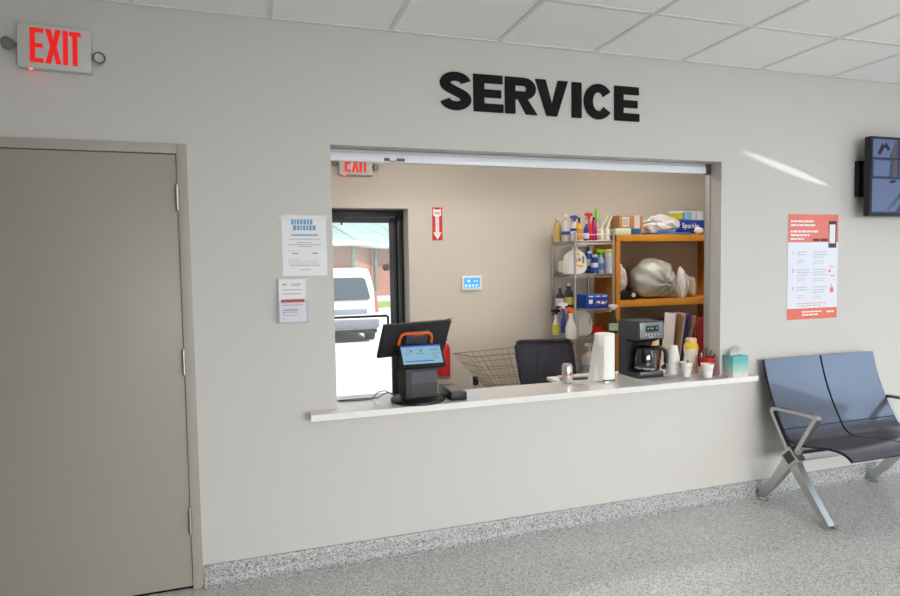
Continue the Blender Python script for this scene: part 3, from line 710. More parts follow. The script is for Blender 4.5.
MB().lathe([(0, 0), (.055, 0), (.062, .008), (.064, .02), (.064, .255), (.058, .29), (.035, .315), (.02, .32), (0, .32)], 28).done('cylinder', red, t)
MB().lathe([(.058, -.02), (.063, -.02), (.063, .004), (.058, .004)], 28).done('foot_ring', lgrey, t)
mb = MB(); mb.cyl((0, 0, .315), (0, 0, .36), .018); mb.box((-.012, -.09, .355), (.012, .02, .367)); mb.box((-.012, -.08, .38), (.012, .02, .39)); mb.cyl((0, 0, .36), (0, 0, .385), .006); mb.done('valve', black, t)
MB().tube([(-.015, 0, .34), (-.06, 0, .34), (-.08, 0, .30), (-.078, 0, .2), (-.073, 0, .10)], .009).done('hose', black, t)
MB().box((-.05, .063, .05), (.05, .0749, .28), .002).done('label_plate', lgrey, t)

t = thing('alarm_keypad', 'white wall keypad with bright blue touchscreen', 'keypad', (2.420, IY1, 1.328))
MB().box((0, -.022, 0), (.208, 0, .142), .006).done('casing', white, t)
s_ = MB().box((.022, -.0235, .028), (.186, -.0215, .124)).done('screen', mat('keypad_blue', (70, 160, 225), .2, emit=.55, ecol=(70, 165, 235)), t, smooth=0)
mb = MB()
for x, z, r in ((.07, .092, .013), (.045, .048, .010), (.08, .048, .010), (.115, .048, .010), (.150, .048, .010), (.13, .092, .006), (.155, .092, .006)): mb.cyl((x, -.0236, z), (x, -.0242, z), r, n=16)
mb.done('icon', mat('icon_white', (225, 242, 255), .3, emit=.5, ecol=(225, 242, 255)), s_)

t = thing('wall_outlet', 'white wall outlet plate low on the office wall', 'outlet', (2.535, IY1, .42)); MB().box((-.035, -.006, -.058), (.035, 0, .058), .002).done('plate', white, t)
t = thing('power_adapter', 'black power adapter plugged into the wall outlet', 'adapter', (2.545, IY1-.0065, .42)); MB().box((-.024, -.045, -.02), (.024, 0, .065), .006).done('casing', black, t); MB().tube([(0, -.02, -.02), (.004, -.02, -.12), (.0, -.015, -.40)], .003).done('cord', black, t)

# ------------------------------------------------------------------ storefront door in the back wall
fy = 2.655
mb = MB()
mb.box((1.842, fy-.05, 0), (1.903, fy+.045, 2.112), .003); mb.box((.861, fy-.05, 0), (.922, fy+.045, 2.112), .003); mb.box((.922, fy-.05, 2.052), (1.842, fy+.045, 2.112), .003)
bronze = mat('dark_bronze', (34, 36, 40), .4, .2)
d2 = struct(mb.done('door_2', bronze))
mb = MB(); mb.box((1.775, fy-.02, .012), (1.840, fy+.025, 2.048), .003); mb.box((.924, fy-.02, .012), (.99, fy+.025, 2.048), .003); mb.box((.99, fy-.02, .012), (1.775, fy+.025, .22)); mb.box((.99, fy-.02, 1.995), (1.775, fy+.025, 2.048)); mb.done('door_stile', bronze, d2)
MB().box((.985, fy-.002, .215), (1.78, fy+.004, 2.0)).done('glass_pane', glass, d2, smooth=0)
mb = MB(); mb.tube([(.96, fy-.02, 1.10), (.96, fy-.08, 1.10), (1.715, fy-.08, 1.10), (1.73, fy-.075, 1.09), (1.73, fy-.07, .96)], .012); mb.tube([(1.73, fy-.07, .96), (1.79, fy-.02, .96)], .012); mb.done('push_bar', bronze, d2)
mb = MB(); mb.box((1.05, fy-.085, 2.0), (1.335, fy-.0505, 2.075), .004); mb.box((1.30, fy-.075, 1.97), (1.315, fy-.055, 2.01)); mb.done('door_closer', mat('closer_grey', (54, 54, 56), .5), d2)
mb = MB(); mb.cyl((1.735, fy-.012, 1.565), (1.735, fy-.002, 1.565), .034, n=24); mb.done('round_lock', mat('lock_brown', (96, 92, 84), .5), d2)

# ------------------------------------------------------------------ chrome wire shelf
t = thing('wire_shelf_unit', 'chrome wire shelf unit full of cleaning bottles beside the oak bookcase', 'shelf unit', (3.380, 1.90, 0))
SW, SD = .415, .46
for x, y in ((.0, 0), (SW, 0), (0.0, SD), (SW, SD)):
    mb = MB(); mb.cyl((x, y, .02), (x, y, 1.86), .0115, n=14); mb.lathe([(0, 0), (.016, 0), (.016, .01), (.01, .02), (0, .02)], 14, (x, y, 0)); mb.lathe([(0, 1.86), (.013, 1.86), (.013, 1.868), (0, 1.87)], 14, (x, y, 0)); mb.done('post', steel, t)
LV = [1.785, 1.470, 1.135, .870, .50, .15]
for n_, z in enumerate(LV):
    mb = MB()
    for dz in (0, -.028):
        mb.tube([(0, 0, z+dz), (SW, 0, z+dz), (SW, SD, z+dz), (0, SD, z+dz)], .0035, 6, closed=True)
    for k in range(1, 16): mb.tube([(SW*k/16, 0, z+.002), (SW*k/16, SD, z+.002)], .002, 5)
    for k in range(14): mb.tube([(SW*k/14, 0, z), (SW*(k+.5)/14, 0, z-.028), (SW*(k+1)/14, 0, z)], .002, 5)
    for k in range(11): mb.tube([(0, SD*k/11, z), (0, SD*(k+.5)/11, z-.028), (0, SD*(k+1)/11, z)], .002, 5)
    if n_ == 0:
        mb.tube([(0, 0, z+.06), (SW, 0, z+.06), (SW, SD, z+.06), (0, SD, z+.06)], .003, 6, closed=True)
    mb.done('shelf', steel, t)

SHIFT = {}
def bottle(label, x, y, z, prof, m, cap=None, capm=None, lab=None, labm=None, group='cleaning bottles on the chrome shelf', sx=1, sy=1, name='spray_bottle', cat='bottle', trig=None, trigm=None, rz=0):
    a_, k_ = SHIFT.get(z, (0, 0)); x += a_+k_*(x-3.485)
    t = thing(name, label, cat, (x, y, z+.0046), rz, group); t.scale = (1, 1, 1.08)
    MB().lathe(prof, 20, sx=sx, sy=sy).done('bottle_body', m, t)
    if cap: MB().lathe(cap, 18).done('cap', capm, t)
    if lab:
        z0, z1, r = lab; MB().lathe([(r+.0008, z0), (r+.001, z0), (r+.001, z1), (r+.0008, z1)], 20, sx=sx, sy=sy).done('label_wrap', labm, t)
    if trig is not None:
        h = trig; mb = MB()
        mb.prism([(-.045, h+.035), (-.045, h+.05), (-.01, h+.058), (.03, h+.052), (.038, h+.03), (.012, h+.022), (.010, h), (-.010, h), (-.012, h+.022)], -.009, .009)
        mb.tube([(-.022, 0, h+.036), (-.034, 0, h+.012), (-.030, 0, h-.006)], .0045, 6); mb.done('trigger', trigm, t)
    return t
bp = lambda h, r, n=.35: [(0, 0), (r*.95, 0), (r, .006), (r, h*.62), (r*.85, h*.74), (r*n, h*.86), (r*n, h), (0, h)]
def capf(h, r, hh): return [(0, h-.004), (r, h-.004), (r*.92, h+hh), (0, h+hh)]
S1 = LV[0]; SHIFT.update({LV[0]: (-.10, .15), LV[1]: (-.10, .29), LV[2]: (-.115, .05)})
Wt = mat('bottle_white', (236, 234, 232), .4); Bl = mat('label_blue', (50, 70, 160), .45); amber = mat('amber_liquid', (214, 186, 110), .3)
clearp = mat('translucent_plastic', (224, 222, 214), .25, alpha=.75)
bottle('tall bottle of pale amber liquid at the left end of the top shelf', 3.43+.055, 2.25, S1, bp(.20, .040), amber, capf(.20, .014, .02), Wt, name='bottle')
bottle('clear bottle with blue label band, second on the top shelf', 3.52, 2.16, S1, bp(.225, .042), clearp, capf(.225, .015, .02), Wt, (.06, .09, .042), Bl, name='bottle')
bottle('white spray bottle with small blue trigger on the top shelf', 3.575, 2.10, S1, bp(.175, .037), Wt, None, None, (.09, .115, .037), Bl, trig=.175, trigm=Bl)
bottle('orange bottle with yellow neck and black cap on the top shelf', 3.60, 2.06, S1, bp(.165, .026, .7), mat('orange_body', (222, 150, 70), .4), capf(.16, .011, .05), black, (.11, .15, .026*.93), mat('label_yellow'), name='bottle')
bottle('small dark blue bottle with white label on the top shelf', 3.655, 2.035, S1, bp(.155, .026), mat('bottle_blue', (36, 48, 140), .35), capf(.155, .010, .02), Wt, (.02, .07, .026), Wt, name='bottle')
bottle('red spray bottle with red trigger, tallest on the top shelf', 3.715, 2.10, S1, bp(.20, .030), mat('bottle_red', (212, 40, 34), .35), None, None, trig=.20, trigm=red)
bottle('magenta bottle with black cap right of the red spray bottle', 3.77, 2.12, S1, bp(.19, .033, .6), mat('bottle_magenta', (190, 30, 120), .35), capf(.19, .010, .03), black, name='bottle', sx=1.05)
bottle('cream bottle with lime green brush handle on the top shelf', 3.82, 2.17, S1, [(0, 0), (.026, 0), (.028, .14), (.02, .165), (0, .17)], mat('cream_plastic', (222, 222, 190), .5), [(0, .165), (.012, .165), (.014, .20), (.012, .30), (0, .305)], mat('lime_handle', (132, 205, 60), .4), name='dish_brush', cat='brush')
for x, y, tl, l in ((3.780, 2.045, .15, 'white toilet brush in its holder, left one on the top shelf'), (3.85, 2.05, .12, 'white toilet brush in its holder, right one beside the cardboard box')):
    b_ = thing('toilet_brush', l, 'brush', (x-.03, y, S1+.0046), 0, 'toilet brushes on the top shelf')
    MB().lathe([(0, 0), (.030, 0), (.033, .01), (.026, .10), (.022, .12), (0, .12)], 18).done('holder', mat('cream_white', (226, 222, 205), .5), b_)
    mb = MB(); mb.tube([(0, 0, .11), (tl*.15, 0, .16), (tl*.42, 0, .235)], .010, 8); mb.ball((tl*.42, 0, .235), .012); mb.done('handle', mat('cream_white'), b_)
# level two
S2 = LV[1]
def jug(label, x, y, z, w, d, h, m, lm=None, spots=True, cap=None):
    t = thing('jug', label, 'jug', (x, y, z+.0046))
    mb = MB()
    out = [(-.5*w, .0), (.5*w, 0), (.5*w, .62*h), (.40*w, .80*h), (.16*w, .93*h), (.13*w, h), (-.13*w, h), (-.16*w, .93*h), (-.42*w, .80*h), (-.5*w, .62*h)]
    P = smoothp(out+[out[0]], 2)[:-1]
    mb.prism(P, -d/2, d/2); bmesh.ops.bevel(mb.bm, geom=[e for e in mb.bm.edges if abs(e.calc_face_angle(0)) > .8], offset=d*.16, segments=3, affect='EDGES')
    mb.done('jug_body', m, t)
    MB().box((.26*w, -d*.51, .42*h), (.36*w, -d*.48, .72*h), .004).done('handle_recess', mat('recess_grey', (130, 128, 122), .7), t)
    MB().lathe([(0, h), (.14*w, h), (.14*w, h+.02), (0, h+.022)], 16).done('cap', cap or Wt, t)
    if lm:
        for k, (a, b, c, dd, mm_) in enumerate(lm): MB().box((a*w, -d*.508, b*h), (c*w, -d*.495, dd*h), .001).done('label_print', mm_, t)
    return t
pinkl = mat('label_pink', (222, 130, 120), .5); yl = mat('label_yellow')
jug('large white detergent jug with pink and yellow label', 3.467, 2.055, S2, .200, .10, .235, Wt, [(-.15, .45, -.03, .62, pinkl), (.02, .50, .18, .64, pinkl), (.02, .26, .33, .36, yl), (-.12, .32, .0, .42, yl), (-.05, .76, .1, .84, yl)])
t = thing('measuring_cup', 'small cream pitcher with handle left of the white jug', 'pitcher', (3.455, 2.27, S2+.0148)); MB().lathe([(0, 0), (.040, 0), (.046, .02), (.046, .10), (.038, .12), (.036, .12), (.043, .1), (.0, .01)], 22).done('pitcher_body', mat('cream_white'), t); MB().tube([(-.042, 0, .10), (-.068, 0, .09), (-.068, 0, .04), (-.044, 0, .03)], .006).done('handle', mat('cream_white'), t)
o = MB().box((-.05, -.08, 0), (.06, .07, .010), .002).done('sponge_pad', mat('green_pad', (90, 150, 80), .8), None, (3.450, 2.24, S2+.0046)); tag(o, 'flat green scouring pad under the cream pitcher', 'scouring pad')
bluec = mat('aerosol_blue', (44, 74, 168), .35, .2)
aer = lambda r, h: [(0, 0), (r, 0), (r, h*.8), (r*.8, h*.86), (r*.55, h*.88), (r*.5, h), (0, h)]
bottle('blue and white aerosol can at the back of the second shelf', 3.72, 2.19, S2, aer(.030, .215), bluec, capf(.2, .02, .04), Bl, (.06, .15, .030), Wt, name='aerosol_can', cat='aerosol can')
bottle('blue and white aerosol can in the middle of the second shelf', 3.70, 2.11, S2, aer(.027, .20), bluec, capf(.185, .019, .02), Wt, (.07, .13, .027), Wt, name='aerosol_can', cat='aerosol can')
bottle('short blue aerosol can with round white emblem, front of the second shelf', 3.705, 2.03, S2, aer(.034, .165), bluec, capf(.15, .024, .02), Wt, (.055, .095, .034), Wt, name='aerosol_can', cat='aerosol can')
bottle('red-capped white bottle behind the large white jug', 3.655, 2.26, S2, bp(.20, .035), Wt, capf(.20, .018, .04), red, name='bottle')
bottle('pale blue bottle with lime green trigger on the second shelf', 3.79, 2.09, S2, bp(.165, .030, .5), mat('pale_blue_body', (190, 214, 232), .4), None, None, (.03, .09, .030), mat('label_sky', (110, 150, 210), .5), trig=.16, trigm=mat('lime_handle'))
bottle('white and yellow bottle with yellow top behind the lime trigger', 3.80, 2.19, S2, aer(.028, .20), mat('pale_blue_body'), capf(.19, .024, .035), yl, name='bottle')
bottle('white wipes canister with pale yellow lid, right end of the second shelf', 3.838, 2.045, S2, [(0, 0), (.042, 0), (.043, .005), (.043, .19), (0, .19)], Wt, [(0, .186), (.045, .186), (.045, .212), (.04, .216), (0, .216)], mat('pale_yellow', (238, 218, 140), .45), (.04, .15, .043), mat('label_pale', (214, 214, 228), .5), name='wipes_canister', cat='canister')
# level three
S3 = LV[2]
bottle('dark brown bottle with white and purple label on the third shelf', 3.475, 2.16, S3, bp(.165, .042, .3), mat('bottle_dark', (44, 34, 32), .3), capf(.165, .013, .015), black, (.02, .09, .042), mat('label_lilac', (208, 196, 216), .5), name='bottle')
bottle('dark bottle with red and yellow label and clear cap on the third shelf', 3.545, 2.11, S3, bp(.20, .040, .5), mat('bottle_dark'), capf(.2, .02, .03), clearp, (.035, .10, .040), mat('label_olive', (190, 178, 84), .5), name='bottle')
bottle('dark bottle with a red label, beside the blue carton on the third shelf', 3.59, 2.22, S3, bp(.19, .034, .5), Bl, capf(.19, .02, .02), red, name='bottle')
t = thing('cardboard_carton', 'blue carton with white printing on the third shelf', 'carton', (3.535, 1.96, S3+.0046), .06)
MB().box((0, 0, 0), (.255, .16, .130), .002).done('carton_body', mat('carton_blue', (30, 74, 170), .35), t)
MB().box((.005, .003, .1302), (.25, .157, .1315)).done('carton_top', mat('carton_sky', (52, 140, 214), .35), t, smooth=0)
mb = MB(); mb.text('Glad', .052, T((.115, -.0012, .03)), .0005, .001) if False else None
for x0, x1, z in ((.11, .16, .045), (.165, .21, .040), (.215, .235, .045)): mb.prism([(x0, z), (x1-.008, z-.004), (x1, z+.022), (x0+.012, z+.026)], -.002, -.0005)
for x in (.03, .105, .180): mb.box((x, -.0018, .108), (x+.055, -.0005, .122))
mb.box((.03, -.0018, .045), (.07, -.0005, .085)); mb.done('white_print', txt_white, t, smooth=0)
mb = MB(); mb.prism([(.14, .065), (.20, .078), (.215, .070), (.17, .062)], -.002, -.0005); mb.prism([(.10, .03), (.13, .026), (.145, .05), (.12, .055)], -.0024, -.002); mb.done('red_print', txt_red, t, smooth=0)
# sprayers hanging on the front edge
def hang(label, x, y, z, body, tm_, lab=None, labm=None, h=.20, r=.038, squash=.7):
    b_ = thing('spray_bottle', label, 'bottle', (x, y, z), 0, 'spray bottles hanging on the wire shelf')
    MB().lathe([(0, 0), (r*.95, 0), (r, .008), (r, h*.45), (r*.6, h*.66), (r*.36, h*.8), (r*.36, h), (0, h)], 20, sx=1, sy=squash).done('bottle_body', body, b_)
    mb = MB(); mb.prism([(-.05, h+.03), (-.05, h+.048), (-.01, h+.056), (.035, h+.05), (.045, h+.028), (.014, h+.020), (.014, h), (-.014, h), (-.014, h+.020)], -.011, .011); mb.tube([(-.022, 0, h+.034), (-.036, 0, h+.010), (-.030, 0, h-.012)], .005, 6); mb.done('trigger', tm_, b_)
    if lab: MB().lathe([(r+.0012, lab[0]), (r+.0016, lab[0]), (r+.0016, lab[1]), (r+.0012, lab[1])], 20, sy=squash).done('label_wrap', labm, b_)
hang('hanging white and yellow spray bottle, leftmost on the wire shelf', 3.320, 2.17, .875, mat('pale_body', (222, 222, 200), .4), black, (.01, .10), mat('label_lime', (202, 206, 70), .5), h=.20, r=.04)
hang('hanging dark blue spray bottle with white trigger', 3.33, 2.04, .91, Bl, Wt, h=.235, r=.028)
hang('hanging clear spray bottle with orange trigger', 3.325, 1.885, .865, mat('frosted_body', (214, 212, 206), .3), orange, h=.245, r=.056)
hang('hanging dark green bottle with white trigger at the right post', 3.77, 1.862, .90, mat('bottle_dark_green', (30, 52, 36), .35), Wt, (.03, .10), mat('label_mint', (170, 200, 170), .5), h=.225, r=.046)
# level four and five
S4 = LV[3]
b_ = jug('clear gallon jug tapering to a narrow neck on the fourth shelf', 3.555, 2.08, S4, .15, .14, .235, clearp)
o = MB().box((0, 0, 0), (.12, .10, .075), .006).done('red_tub', mat('red_plastic'), None, (3.66, 2.06, S4+.0045)); tag(o, 'red tub behind the top of the paper towel roll', 'tub')
S5 = LV[4]
bottle('white spray bottle with blue and white trigger on the lowest visible shelf', 3.60, 2.03, S5, bp(.22, .062, .3), mat('frosted_body'), None, None, (.02, .08, .062), mat('label_ice', (150, 170, 200), .5), trig=.215, trigm=Wt)
bottle('clear bottle with bright blue cap at the right end of the lower shelf', 3.835, 2.02, S5, bp(.21, .036, .6), mat('frosted_body'), capf(.21, .026, .045), mat('cap_blue', (40, 60, 200), .4), (.03, .11, .036), Bl, name='bottle')
bottle('clear bottle with orange cap standing behind the blue-trigger bottle', 3.53, 2.20, S5, bp(.235, .04, .6), mat('frosted_body'), capf(.235, .024, .03), orange, name='bottle')

# ------------------------------------------------------------------ oak bookcase
t = thing('bookcase', 'honey oak bookcase with open shelves behind the coffee maker', 'bookcase', (3.885, 1.99, 0))
BW, BD, BT = 1.35, .405, 1.85
MB().box((0, 0, 0), (.045, BD, BT-.001), .001).done('side_panel', oakd, t)
MB().box((BW-.045, 0, 0), (BW, BD, BT-.001), .001).done('side_panel', oakd, t)
MB().box((.0, -.004, BT-.066), (BW, BD, BT), .001).done('top_board', oak, t)
MB().box((.046, .004, 1.135), (BW-.046, BD, 1.205), .001).done('shelf', oak, t)
MB().box((.046, .004, .52), (BW-.046, BD, .59), .001).done('shelf', oak, t)
MB().box((.046, .004, .04), (BW-.046, BD, .10), .001).done('shelf', oak, t)
ZT = BT+.001
t = thing('cardboard_box', 'open-corner brown cardboard box with two white labels on the bookcase', 'box', (4.005, 2.12, ZT+.062))
MB().box((0, 0, 0), (.275, .15, .135), .002).done('box_body', mat('cardboard', (176, 132, 88), .85), t)
mb = MB(); mb.box((.035, -.001, .02), (.115, -.0003, .118)); mb.done('label_sheet', mat('label_paper', (214, 206, 196), .7), t, smooth=0)
mb = MB(); mb.box((.175, -.001, .005), (.24, -.0003, .134)); mb.box((.175, .0, .1352), (.24, .14, .136)); mb.done('label_sheet', mat('label_pinkish', (218, 202, 200), .7), t, smooth=0)
mb = MB()
for k in range(7): mb.rect(.045+.009*k, .035, .049+.009*k, .10, -.0011)
mb.done('barcode', txt_grey, t, smooth=0)
o = MB().box((0, 0, 0), (.175, .24, .06), .004).done('wipes_box', mat('pale_green_box', (204, 214, 190), .5), None, (3.900, 2.02, ZT)); tag(o, 'flat pale green box under the cardboard box', 'box')
o = MB().box((0, 0, 0), (.12, .2, .0615), .004).done('small_box', mat('navy_box', (40, 84, 130), .5), None, (4.085, 2.04, ZT)); tag(o, 'small dark blue box right of the pale green box', 'box')
def bag(name, label, cat, loc, s, seed, m, amp=.3, n=4, group=None, freq=9):
    mb = MB(); crumple(mb, (0, 0, s[2]), 1, s, seed, n, amp, freq)
    zmin = min(v.co.z for v in mb.bm.verts)
    for v in mb.bm.verts: v.co.z = max(v.co.z, s[2]*.12)
    o = mb.done(name, m, None, (loc[0], loc[1], loc[2]-s[2]*.12+.0005), smooth=28)
    return tag(o, label, cat, group)
bagw = mat('white_bag', (226, 224, 226), .45)
bag('plastic_bag', 'crumpled white plastic bag on top of the bookcase', 'bag', (4.485, 2.12, ZT+.026), (.20, .085, .09), 3.3, bagw, .42, 4)
o = MB().box((0, 0, 0), (.44, .24, .024), .006).done('blue_packet', mat('blue_wrap', (70, 120, 184), .4), None, (4.37, 2.03, ZT)); tag(o, 'flat blue packet lying under the crumpled white bag', 'packet')
t = thing('paper_towel_pack', 'blue and white wrapped pack of paper towels on the bookcase', 'pack', (4.70, 2.15, ZT+.03))
MB().box((0, 0, 0), (.46, .22, .13), .02).done('wrapper', mat('wrap_blue', (36, 66, 160), .3), t)
mb = MB()
for x in (.06, .17, .28, .38): mb.lathe([(0, .12), (.052, .12), (.054, .215), (.046, .226), (.018, .226), (.018, .20), (0, .2)], 24, (x, .11, 0))
mb.done('roll_top', mat('wrap_white', (224, 228, 232), .3), t)
mb = MB(); mb.box((.005, .03, .131), (.115, .20, .20), .01); mb.done('yellow_panel', mat('label_lime2', (206, 200, 50), .4), t)
mb = MB(); mb.box((.13, .02, .131), (.22, .20, .215), .01); mb.done('sky_panel', mat('label_sky2', (140, 196, 226), .4), t)
mb = MB(); mb.text('Sparkle', .072, T((.08, -.0015, .045)), .0008, .001); mb.done('lettering', txt_white, t, smooth=0)
bag('plastic_bag', 'small white cup-shaped bundle at the right front of the bookcase top', 'bundle', (4.90, 2.04, ZT), (.05, .04, .04), 5.1, bagw, .15, 3)
# middle shelf
ZM = 1.206
greyb = mat('silver_bag', (186, 190, 183), .38, .12)
mb = MB(); crumple(mb, (0, 0, 0), 1, (.25, .17, .205), 1.7, 5, .10, 2)
from mathutils import noise
for v in mb.bm.verts:
    d = Vector((v.co.x-.06, 0, v.co.z+.05)); a = math.atan2(d.z, d.x); f = max(0, 1-d.length/.20)
    v.co.y += .030*f*math.sin(a*9) if v.co.y < 0 else 0
    v.co *= 1+.010*math.sin(a*13)*(1 if v.co.y < 0 else 0)
    if v.co.y > -.10: v.co.z = max(v.co.z, -.185)
o = mb.done('garbage_bag', greyb, None, (4.405, 2.02+.11, ZM+.196), smooth=60)
tag(o, 'big full grey plastic bag bulging off the middle bookcase shelf', 'bag')
t = thing('toiletry_case', 'black case with round white badge left on the middle shelf', 'case', (3.936, 2.02, ZM)); MB().box((0, 0, 0), (.20, .2, .085), .008).done('case_body', black, t); mb = MB(); mb.cyl((.165, -.001, .045), (.165, -.006, .045), .022); mb.done('badge', Wt, t)
bag('cloth_bundle', 'pink-white cloth bundle standing on the black case', 'bundle', (4.015, 2.12, ZM+.087), (.062, .06, .13), 8.2, mat('cloth_pink', (218, 206, 200), .8), .3, 4)
cap_b = mat('packet_white', (236, 236, 234), .4)
bag('plastic_bag', 'white bag strap bundle right of the grey bag', 'bag', (4.69, 2.05, ZM), (.042, .055, .16), 12.3, cap_b, .25, 4, freq=5)
bag('plastic_bag', 'pale bag with blue tint, between two white bundles on the middle shelf', 'bag', (4.775, 2.12, ZM), (.05, .07, .135), 15.3, mat('packet_ice', (196, 206, 214), .4), .25, 4, freq=5)
bag('plastic_bag', 'cream and brown bag near the right end of the middle shelf', 'bag', (4.885, 2.15, ZM), (.055, .08, .11), 17.3, mat('packet_tan', (206, 184, 160), .5), .25, 4)
t = thing('hanging_bag', 'white plastic bag hanging over the right end of the shelf', 'bag', (4.95, 1.955, ZM-.06)); mb = MB(); crumple(mb, (0, -.01, .07), 1, (.05, .03, .12), 21, 4, .25, 5); mb.done('bag_body', cap_b, t)
o = MB().box((0, 0, 0), (.16, .1, .03), .004).done('clipboard_box', black, None, (4.80, 1.97, ZM-.107)) if False else None
# lower shelf contents (hardly visible, dark)
t = thing('storage_bin', 'dark plastic bin on the bookcase shelf behind the coffee maker', 'bin', (4.10, 2.03, .592)); MB().box((0, 0, 0), (.75, .3, .38), .01).done('bin_body', blackm, t)

# ------------------------------------------------------------------ outside
asph = mat('pale_concrete', (210, 211, 210), .9, var=.06, vscale=3)
mb = MB(); mb.prism([(2.70, -.3), (2.70, -.02), (8, -.36), (80, -.36), (80, -.7), (8, -.7)], -40, 50, 'YZ'); struct(mb.done('parking_lot', asph, smooth=0))
tag(bpy.data.objects['parking_lot'], 'pale concrete parking area outside the glass door', 'ground')
del bpy.data.objects['parking_lot']['category']
GZ = -.36
t = thing('white_van', 'white minivan parked outside the glass door, rear towards the room', 'van', (2.62, 12, GZ))
vw = mat('van_white', (238, 240, 244), .25, coat=.8); vglass = mat('van_glass', (60, 72, 80), .08, coat=1)
mb = MB()
side = [(0.02, .42), (.0, .60), (.02, .95), (.10, 1.30), (.26, 1.74), (.40, 1.84), (.8, 1.88), (2.6, 1.86), (3.1, 1.72), (3.7, 1.18), (4.3, 1.02), (4.5, .8), (4.5, .4), (4.4, .25), (.1, .28)]
nS = len(side); secs = [(-.90, .90), (-.86, .985), (-.70, 1.0), (.70, 1.0), (.86, .985), (.90, .90)]
rows = []
for x, f in secs:
    rows.append([mb._v((x*(1 if z < 1.0 else 1-.16*(z-1.0)/.88), (y-2.2)*f+2.2, .28+(z-.28)*(f if z > 1.5 else 1))) for y, z in side])
for A, B in zip(rows, rows[1:]):
    for k in range(nS): mb.bm.faces.new((A[k], A[(k+1) % nS], B[(k+1) % nS], B[k]))
mb.bm.faces.new(rows[0]); mb.bm.faces.new(rows[-1][::-1])
mb.done('body', vw, t, smooth=40)
mb = MB(); mb.prism([(-.66, 1.08), (.66, 1.08), (.70, 1.14), (.62, 1.58), (.54, 1.64), (-.54, 1.64), (-.62, 1.58), (-.70, 1.14)], .0, .02)
for v in mb.bm.verts: v.co.y += (.045 + (v.co.z-1.08)*.37)-.045
wn = mb.done('rear_window', vglass, t)
mb = MB(); mb.tube([(.0, .0, 1.11), (-.55, -.0, 1.16)], .012, 6); mb.done('wiper', black, wn)
mb = MB(); mb.box((-.90, -.07, .36), (.90, .06, .60), .04); mb.done('bumper', mat('bumper_grey', (112, 116, 122), .4), t)
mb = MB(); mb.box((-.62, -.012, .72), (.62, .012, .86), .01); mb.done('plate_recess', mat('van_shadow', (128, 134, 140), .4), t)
for s in (-1, 1):
    mb = MB(); mb.prism([(s*.83, .74), (s*.90, .76), (s*.885, 1.10), (s*.845, 1.28), (s*.82, 1.26), (s*.83, .95)], .0, .16)
    for v in mb.bm.verts: v.co.y += max(0, (v.co.z-.95)*.30)+.0
    mb.done('taillight', mat('taillight_red', (190, 84, 90), .3), t)
    for y in (.72, 3.7):
        w_ = MB(); w_.cyl((s*.68, y, .31), (s*.89, y, .31), .31, n=32); wo = w_.done('wheel', blackm, t); MB().cyl((s*.85, y, .31), (s*.905, y, .31), .18, n=24).done('hubcap', steel, wo)
mb = MB(); mb.box((-.86, .05, .24), (.86, 4.2, .33)); mb.done('underbody', blackm, t)
mb = MB()
for s in (-1, 1): mb.box((s*.905-.012 if s > 0 else -.99, .02+3.0, 1.1), (s*.905+.09 if s > 0 else -.89, 3.15, 1.25), .02)
mb.done('wing_mirror', vw, t)

# building across the lot
B0 = 29
t = thing('brick_building', 'low brick building with pale green metal roof beyond the van', 'building', (0, 0, GZ))
bm_ = brickmat(); roofm = mat('green_roof', (150, 168, 161), .5, .1); postm = mat('green_post', (96, 122, 112), .5)
fp = [(-6, B0+3), (5.35, B0-1.0), (7.6, B0+5.5), (20, B0+5.5), (20, B0+16), (-6, B0+16)]
mb = MB(); mb.prism(fp, 0, 3.0, 'XY'); mb.done('brick_walls', bm_, t, smooth=0)
mb = MB()
eave = [(-6.6, B0+2.2), (5.5, B0-1.9), (8.2, B0+4.7), (20.6, B0+4.7), (20.6, B0+16), (-6.6, B0+16)]
ridge = [(-2, B0+9), (3.2, B0+8), (4.6, B0+9.5), (16, B0+10), (16, B0+11), (-2, B0+11)]
n = 6
E_ = [(x, y, 3.15) for x, y in eave]; R_ = [(x, y, 6.0) for x, y in ridge]; F_ = [(x, y, 2.9) for x, y in eave]
for k in range(n): mb.face([E_[k], E_[(k+1) % n], R_[(k+1) % n], R_[k]])
mb.face(R_); mb.face(F_[::-1])
for k in range(n): mb.face([F_[k], F_[(k+1) % n], E_[(k+1) % n], E_[k]])
bmesh.ops.remove_doubles(mb.bm, verts=mb.bm.verts, dist=1e-4); mb.done('roof', roofm, t, smooth=0)
for k in range(n-2):
    a, b = E_[k], E_[(k+1) % n]; c, d = R_[k], R_[(k+1) % n]
    mb = MB()
    for j in range(0, 13): mb.tube([lerp(a, b, j/12), lerp(c, d, j/12)], .04, 4)
    mb.done('roof_seams', mat('roof_seam', (168, 210, 196), .5), t)
    mb = MB(); q = [(x, y, z-.12) for x, y, z in (a, b)]; mb.tube(q, .12, 4); mb.done('fascia', mat('fascia_white', (225, 235, 230), .5), t)
for x, y in ((5.42, B0-1.25), (4.1, B0-.8), (7.75, B0+4.9), (1.5, B0+.1)): MB().cyl((x, y, 0), (x, y, 3.0), .11, n=12).done('post', postm, t)
o = MB().box((5.8, 24, GZ+.001), (30, 27, GZ+.12)).done('lawn_strip', mat('lawn', (128, 158, 74), .95, var=.25, vscale=6)); tag(o, 'strip of green lawn in front of the brick building', 'lawn', kind='stuff')
